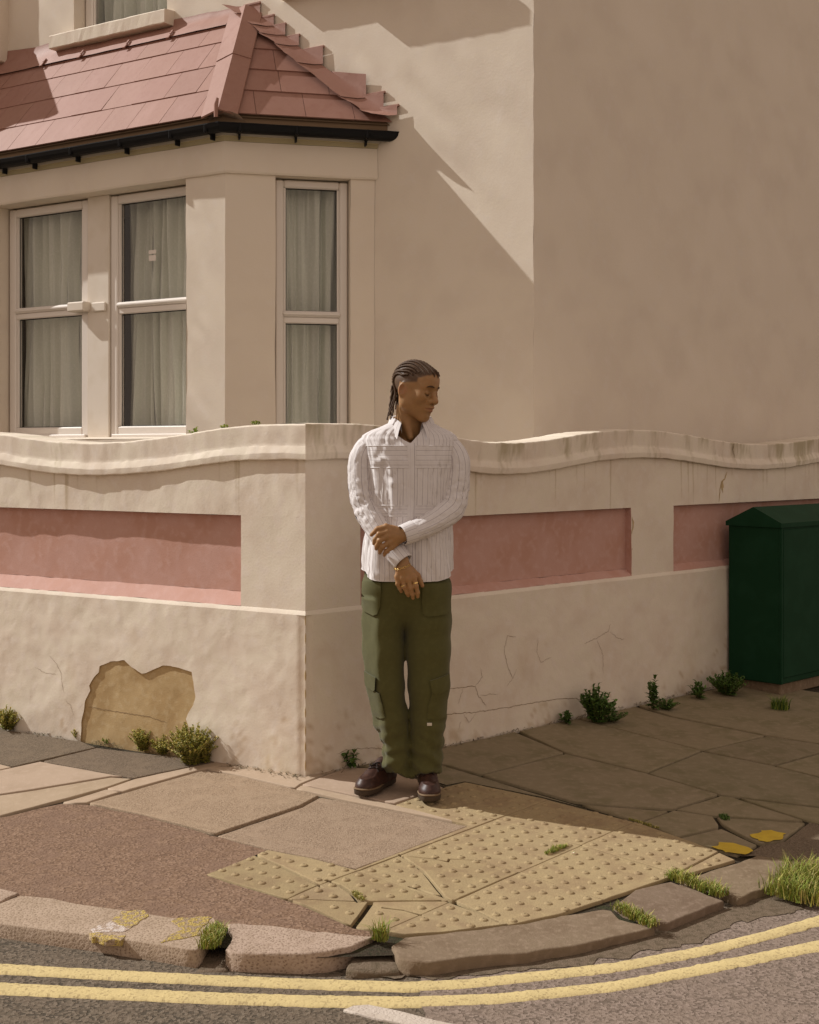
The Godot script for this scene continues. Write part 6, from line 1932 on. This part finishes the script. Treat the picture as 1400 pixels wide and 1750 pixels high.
func make_shoes(man: Node3D) -> void:
	var leather := surface(layered(256, lin(0.042, 0.017, 0.012), [[noise_bytes(256, 0.03, 3, 44), 0.45, 0.75, lin(0.075, 0.034, 0.021), 0.7], [noise_bytes(256, 0.3, 2, 45), 0.6, 0.85, lin(0.03, 0.012, 0.008), 0.5]]), 0.48, 4.0, null, 0.0, false)
	leather.metallic_specular = 0.4
	var rubber := plain(lin(0.055, 0.036, 0.022), 0.7)
	var welt := plain(lin(0.17, 0.11, 0.06), 0.75)
	var lace := plain(lin(0.022, 0.012, 0.009), 0.8)
	for side in 2:
		var heel: Vector3 = [Vector3(-0.0528, 0.0524, -0.1150), Vector3(0.0841, 0.0397, -0.0850)][side]
		var yaw: float = [deg_to_rad(-30), deg_to_rad(3)][side]
		var f := Node3D.new()
		f.name = "shoe"
		man.add_child(f, true)
		f.position = Vector3(heel.x, [-0.014, -0.022][side], heel.z)
		f.basis = Basis(Vector3.UP, yaw).scaled(Vector3(0.92, 0.92, 0.92))
		# own frame: z forward from the heel, length 0.29
		var out := 1.0 if side == 1 else -1.0
		var outline := func(t: float, grow: float) -> Vector2:     # t round the sole 0..1
			var a := t * TAU
			var z := 0.145 - 0.148 * cos(a)
			var k := clampf(z / 0.29, 0, 1)
			var w := 0.030 + 0.022 * smoothstep(0.35, 0.72, k) - 0.004 * sin(k * PI) * 0.5
			var x := sin(a)
			x = signf(x) * pow(absf(x), 0.62)
			return Vector2(x * (w + grow) + out * 0.010 * sin(k * 3.0) * 0.6, z + signf(-cos(a)) * grow * absf(cos(a)))
		for lay in [["sole", rubber, [[0.0, -0.002], [0.004, 0.004], [0.022, 0.005], [0.024, 0.003]]], ["welt", welt, [[0.0242, 0.003], [0.0245, 0.0065], [0.0285, 0.0068], [0.031, 0.002], [0.031, -0.02]]]]:
			var mb := MB.new()
			var rows: Array = lay[2]
			mb.grid(56, rows.size() - 1, func(a: int, b: int) -> Vector3:
				var q: Vector2 = outline.call(a / 56.0, rows[b][1])
				return Vector3(q.x, rows[b][0] + 0.012 * pow(maxf(0, q.y / 0.29 - 0.72), 2) * 4.0, q.y), null, null, true, true)
			var base := mb.vert(Vector3(0, 0.0, 0.15), Vector3.DOWN)
			if lay[0] == "sole":
				for a in 56: mb.i.append_array([base, a * rows.size(), (a + 1) * rows.size()])
			part(lay[0], mb.mesh(), lay[1], f)
		var upper := func(p: Vector3) -> float:
			var q := Vector3(p.x - out * 0.006 * sin(p.z * 10), p.y, p.z)
			var d := ell_d(q - Vector3(0, 0.034, 0.222), Vector3(0.050, 0.043, 0.068))
			d = smin(d, ell_d(q - Vector3(0, 0.040, 0.13), Vector3(0.044, 0.052, 0.10)), 0.03)
			d = smin(d, cone_d(q, [Vector3(0, 0.045, 0.042), Vector3(0, 0.085, 0.048), 0.040, 0.034]), 0.03)
			d = smin(d, cone_d(q, [Vector3(0, 0.060, 0.175), Vector3(0, 0.10, 0.085), 0.030, 0.036]), 0.03)
			# apron seam of the toe: a raised ridge round a plug
			var r := (Vector2(q.x / 0.034, (q.z - 0.205) / 0.062)).length()
			if q.y > 0.04 and q.z > 0.15: d -= 0.0045 * exp(-pow((r - 1.0) / 0.10, 2))
			return maxf(d, 0.026 - p.y)
		var um := MB.new()
		nets(um, upper, Vector3(-0.075, 0.015, -0.02), Vector3(0.075, 0.15, 0.305), 0.0055)
		part("upper", um.mesh(), leather, f)
		# lace flaps and laces
		var on_top := func(x: float, z: float) -> Vector3:
			var y := 0.16
			for k in 22:
				var d: float = upper.call(Vector3(x, y, z))
				y -= d * 0.8
				if absf(d) < 0.0006: break
			return Vector3(x, y, z)
		for k in 3:
			var z := 0.135 + k * 0.018
			var lm := MB.new()
			var pts := []; var rr := []
			for j in 9:
				pts.append(on_top.call(lerpf(-0.028, 0.028, j / 8.0), z + 0.006 * sin(j * 0.9)) + Vector3(0, 0.003, 0)); rr.append(0.003)
			lm.tube(pts, rr, 6)
			part("lace", lm.mesh(), lace, f)
		for s in [-1, 1]:
			var lm := MB.new()
			var pts := []; var rr := []
			for j in 10:
				var a := j / 9.0
				pts.append(on_top.call(s * (0.006 + 0.026 * a), 0.150 + 0.03 * sin(a * 3.0) - 0.01 * a) + Vector3(0, 0.006 + 0.006 * sin(a * PI), 0)); rr.append(0.0028)
			lm.tube(pts, rr, 6)
			part("lace_bow", lm.mesh(), lace, f)

# ------------------------------------------------------------------ weeds and grass

func leaf_mat(c: Color) -> StandardMaterial3D:
	var m := plain(c, 0.6, 0.35)
	m.backlight_enabled = true
	m.backlight = Color(0.5, 0.5, 0.3)
	return m

func add_leaf(mb: MB, at: Vector3, dir: Vector3, up: Vector3, length: float, width: float, droop: float, col: Color) -> void:
	var side := dir.cross(up).normalized()
	var nrm := side.cross(dir).normalized()
	var p := [at, at + dir * length * 0.3 + nrm * droop * 0.25, at + dir * length * 0.68 + nrm * droop * 0.2, at + dir * length - nrm * droop * 0.8]
	var w := [0.12, 1.0, 0.72, 0.04]
	var fold := nrm * width * 0.22
	for k in 3:
		var a: Vector3 = p[k]; var b: Vector3 = p[k + 1]
		var wa: float = w[k] * width * 0.5; var wb: float = w[k + 1] * width * 0.5
		mb.quad(a, b, b + side * wb + fold * w[k + 1], a + side * wa + fold * w[k], col)
		mb.quad(b, a, a - side * wa + fold * w[k], b - side * wb + fold * w[k + 1], col)

# a leafy weed: stems that fork outwards, leaves up each stem
func weed(at: Vector3, label: String, group: String, h: float, spread: float, stems: int, leaf: float, shape: float, cols: Array, sd: int, lean := Vector3.ZERO) -> void:
	var r := RandomNumberGenerator.new()
	r.seed = sd
	var t := thing("weed", label, "weed", at, group)
	var sm := MB.new(); var lm := MB.new()
	lm.use_c = true
	for k in stems:
		var an := r.randf() * TAU
		var out := Vector3(cos(an), 0, sin(an)) * spread * sqrt(r.randf()) + lean * h
		var hh := h * r.randf_range(0.55, 1.0) * (1.0 - 0.35 * out.length() / maxf(spread, 0.01))
		var base := out * 0.25
		var pts := []; var rr := []
		for j in 7:
			var f := j / 6.0
			pts.append(base + out * 0.75 * f * (0.6 + 0.4 * f) + Vector3(r.randf_range(-1, 1) * 0.004, hh * f, r.randf_range(-1, 1) * 0.004))
			rr.append(lerpf(0.0018, 0.0007, f))
		sm.tube(pts, rr, 4)
		var nl := int(hh / leaf * 4.2) + 3
		for j in nl:
			var f := (j + 0.6) / nl
			var fk := f * 6.0
			var k0 := mini(int(fk), 5)
			var p: Vector3 = pts[k0].lerp(pts[k0 + 1], fk - k0)
			var la := j * 2.4 + r.randf() * 0.8
			var el := lerpf(0.25, 0.9, f) + r.randf_range(-0.25, 0.25)
			var d := Vector3(cos(la) * cos(el), sin(el), sin(la) * cos(el))
			var c: Color = cols[r.randi() % cols.size()]
			var v := r.randf_range(0.75, 1.25)
			add_leaf(lm, p, d, Vector3.UP if absf(d.y) < 0.9 else Vector3.RIGHT, leaf * r.randf_range(0.6, 1.1) * lerpf(1.0, 0.65, f), leaf * shape * r.randf_range(0.7, 1.1), leaf * r.randf_range(0.05, 0.3), Color(c.r * v, c.g * v, c.b * v))
	part("stem", sm.mesh(), M.stalk, t)
	part("foliage", lm.mesh(), M.leaf, t)

func grass(at: Vector3, label: String, group: String, h: float, along: Vector3, length: float, width: float, blades: int, cols: Array, sd: int, called := "grass_tuft") -> void:
	var r := RandomNumberGenerator.new()
	r.seed = sd
	var t := thing(called, label, "grass", at, group)
	var mb := MB.new()
	mb.use_c = true
	var side := along.cross(Vector3.UP).normalized()
	for k in blades:
		var u := r.randf_range(-0.5, 0.5); var w := r.randf_range(-0.5, 0.5)
		var taper := 1.0 - 0.75 * absf(u) * 2.0 * r.randf()
		var p := along * u * length + side * w * width * taper
		var an := r.randf() * TAU
		var hh := h * r.randf_range(0.45, 1.0) * (1.0 - 0.5 * absf(u))
		var d := Vector3(cos(an), 0, sin(an)) * hh * r.randf_range(0.2, 0.95)
		var bw := r.randf_range(0.0009, 0.0021)
		var s := Vector3(-sin(an), 0, cos(an)) * bw
		var c: Color = cols[r.randi() % cols.size()]
		var v := r.randf_range(0.7, 1.3)
		c = Color(c.r * v, c.g * v, c.b * v)
		var m := p + d * 0.35 + Vector3(0, hh * 0.62, 0); var e := p + d + Vector3(0, hh * r.randf_range(0.75, 1.0), 0)
		mb.quad(p - s, m - s * 0.8, m + s * 0.8, p + s, c)
		mb.tri(m - s * 0.8, e, m + s * 0.8, c)
	part("blades", mb.mesh(), M.leaf, t)

func make_plants() -> void:
	M.leaf = leaf_mat(Color.WHITE)
	M.stalk = plain(lin(0.10, 0.09, 0.03), 0.8)
	var dry := [Color(0.42, 0.36, 0.075), Color(0.33, 0.31, 0.06), Color(0.50, 0.41, 0.12), Color(0.24, 0.25, 0.05)]
	var green := [Color(0.08, 0.15, 0.035), Color(0.11, 0.19, 0.04), Color(0.065, 0.11, 0.025)]
	var fresh := [Color(0.22, 0.29, 0.05), Color(0.28, 0.33, 0.06), Color(0.16, 0.21, 0.04)]
	var gy := [Color(0.30, 0.29, 0.06), Color(0.38, 0.33, 0.09), Color(0.20, 0.21, 0.04), Color(0.44, 0.36, 0.14)]
	var G1 := "sunlit weeds along the foot of the front wall"
	var G2 := "shaded weeds along the foot of the side wall"
	var G3 := "grass in the kerb and slab joints"
	weed(Vector3(-1.8355, -0.0016, 0.0271), "yellow green feathery weed at the far left of the front wall", G1, 0.13, 0.10, 90, 0.019, 0.5, dry, 1)
	weed(Vector3(-1.3754, -0.0001, 0.0019), "small dry tuft beside the left edge of the bare tan patch", G1, 0.055, 0.03, 26, 0.015, 0.5, dry, 2)
	weed(Vector3(-1.1753, -0.0006, 0.0099), "single bright green seedling under the bare tan patch", G1, 0.028, 0.02, 4, 0.026, 0.45, fresh, 3)
	weed(Vector3(-0.9296, -0.0009, 0.0143), "low olive weed in front of the bare tan patch", G1, 0.125, 0.07, 60, 0.019, 0.5, dry, 4)
	weed(Vector3(-0.8047, -0.0011, 0.0190), "low olive weed between the tan patch's middle and the largest bush", G1, 0.095, 0.06, 40, 0.018, 0.5, dry, 5)
	weed(Vector3(-0.5773, -0.0045, 0.0751), "largest yellow green weed bush at the front wall, right of the tan patch", G1, 0.20, 0.125, 150, 0.021, 0.5, dry + gy, 6)
	weed(Vector3(-0.5314, -0.0020, 0.0329), "leaning outer shoots at the right of the largest weed bush", G1, 0.15, 0.08, 45, 0.019, 0.45, dry, 26)
	weed(Vector3(0.0714, -0.0007, -0.2339), "small broad leaved weed behind the man's right shoe", G2, 0.085, 0.055, 12, 0.042, 0.6, green, 7)
	weed(Vector3(0.0906, -0.0000, -0.4797), "single round leaf behind the man's trouser hem", G2, 0.05, 0.02, 3, 0.036, 0.8, green, 8)
	weed(Vector3(0.4758, -0.0040, -1.5982), "little two leaved seedling left of the bushy weed at the side wall", G2, 0.07, 0.035, 8, 0.042, 0.6, green, 9)
	weed(Vector3(0.5923, -0.0088, -1.7328), "bushy dark green weed at the side wall", G2, 0.205, 0.10, 75, 0.036, 0.5, green, 10)
	weed(Vector3(0.6439, -0.0106, -1.8105), "low straggling growth at the foot of the bushy dark green weed", G2, 0.07, 0.09, 30, 0.026, 0.4, green, 27)
	weed(Vector3(0.7127, -0.0087, -2.2087), "tall thin weed with upright stem at the side wall", G2, 0.215, 0.03, 8, 0.05, 0.42, green, 11)
	weed(Vector3(0.7676, -0.0112, -2.2577), "low clump at the foot of the tall thin weed", G2, 0.06, 0.08, 30, 0.024, 0.5, green, 12)
	weed(Vector3(0.8140, -0.0081, -2.6478), "small spiky weed between the tall weed and the green cabinet", G2, 0.095, 0.06, 16, 0.05, 0.32, green, 13)
	weed(Vector3(0.9126, -0.0108, -2.8536), "dark leafy weed at the wall corner of the green cabinet", G2, 0.15, 0.12, 70, 0.034, 0.5, green, 14)
	grass(Vector3(1.2627, -0.0334, -2.7004), "green grass tuft under the outer corner of the green cabinet", G2, 0.10, Vector3(1, 0, 0), 0.09, 0.07, 230, green + fresh, 15)
	grass(Vector3(0.7563, -0.0896, 1.4927), "thick green grass filling the gap between the two pale kerb stones", G3, 0.05, Vector3(0.5, 0, 0.86), 0.16, 0.07, 700, fresh + gy, 16)
	grass(Vector3(1.1915, -0.0875, 1.2274), "upright grass tuft at the pointed end of a pale kerb stone", G3, 0.085, Vector3(1, 0, 0), 0.05, 0.04, 130, fresh + gy, 17)
	grass(Vector3(1.2696, -0.0763, 0.1647), "flat moss and grass streak between blistered slabs", G3, 0.02, Vector3(0.139, 0, -0.99), 0.135, 0.028, 420, fresh + gy, 18)
	grass(Vector3(1.7513, -0.1104, 0.5767), "grass strip in the joint between two dark kerb stones nearest the road", G3, 0.042, Vector3(0.6, 0, 0.35).normalized(), 0.20, 0.06, 520, gy + fresh, 19)
	grass(Vector3(1.7567, -0.1046, 0.1639), "grass tuft at the kerb beside the blistered slab's corner", G3, 0.048, Vector3(0.8, 0, 0.3).normalized(), 0.12, 0.07, 380, gy + fresh, 20)
	grass(Vector3(1.8734, -0.1119, 0.2020), "grass tuft between the two right hand kerb stones", G3, 0.05, Vector3(0.8, 0, 0.3).normalized(), 0.12, 0.07, 380, gy + fresh, 21)
	grass(Vector3(2.1545, -0.1244, -0.0606), "big yellow green grass clump over the kerb at the right edge", G3, 0.105, Vector3(0.25, 0, -0.97), 0.36, 0.24, 2600, gy + fresh, 22)
	grass(Vector3(1.4132, -0.0772, -0.3335), "thin moss line along the upper edge of the blistered slabs", G3, 0.012, Vector3(0.93, 0, 0.36).normalized(), 0.16, 0.02, 260, gy, 23)
	grass(Vector3(1.6460, -0.0866, -0.6163), "dark grass plug where the broken flagstones meet", G3, 0.02, Vector3(0.5, 0, 0.8).normalized(), 0.07, 0.04, 160, green, 24)
	grass(Vector3(0.9451, -0.0695, 0.9854), "moss in the broken corner of a blistered slab", G3, 0.014, Vector3(0.8, 0, 0.6), 0.09, 0.03, 220, gy, 25)
	# sprigs on top of the wall
	for q in [[0.72, 0.035, "leafy sprig on top of the front wall below the right window", 31], [0.535, 0.022, "tiny sprig on the front wall's coping below the bay's corner post", 32], [0.355, 0.022, "tiny sprig on the front wall's coping below the narrow window", 33]]:
		weed(Vector3(-q[0], wave(0, q[0]) + 0.001, -0.1), q[2], "sprigs on the coping", q[1], 0.03, 4, 0.03, 0.4, fresh, q[3])
	# straw and dirt gathered along the feet of the walls
	var r := RandomNumberGenerator.new()
	r.seed = 50
	var mb := MB.new()
	mb.use_c = true
	for k in 2600:
		var side := 0 if k % 2 == 0 else 1
		var s := r.randf_range(0.0, 3.0) if side == 0 else r.randf_range(0.0, 4.6)
		if bump.get_noise_2d(s * 5, 70 + side) < -0.12: continue
		var off := 0.014 + absf(r.randfn(0.0, 0.022))
		var p := on_wall(side, maxf(s, 0.002), 0.0, off)
		p.y = path_height(p.x, p.z) + r.randf_range(-0.004, 0.006)
		var an := r.randf() * TAU
		var d := Vector3(cos(an), r.randf_range(-0.1, 0.5), sin(an)) * r.randf_range(0.006, 0.024)
		var sv := Vector3(-sin(an), 0, cos(an)) * r.randf_range(0.0008, 0.003)
		var c: Color = [Color(0.20, 0.145, 0.07), Color(0.11, 0.08, 0.04), Color(0.06, 0.06, 0.02), Color(0.07, 0.05, 0.03)][r.randi() % 4]
		mb.quad(p - sv, p + d - sv * 0.5, p + d + sv * 0.5, p + sv, c)
	var o := part("ground_litter", mb.mesh(), M.leaf, self)
	o.set_meta("kind", "stuff")
	o.set_meta("label", "dry straw and dirt along the foot of the garden wall")
	o.set_meta("category", "litter")
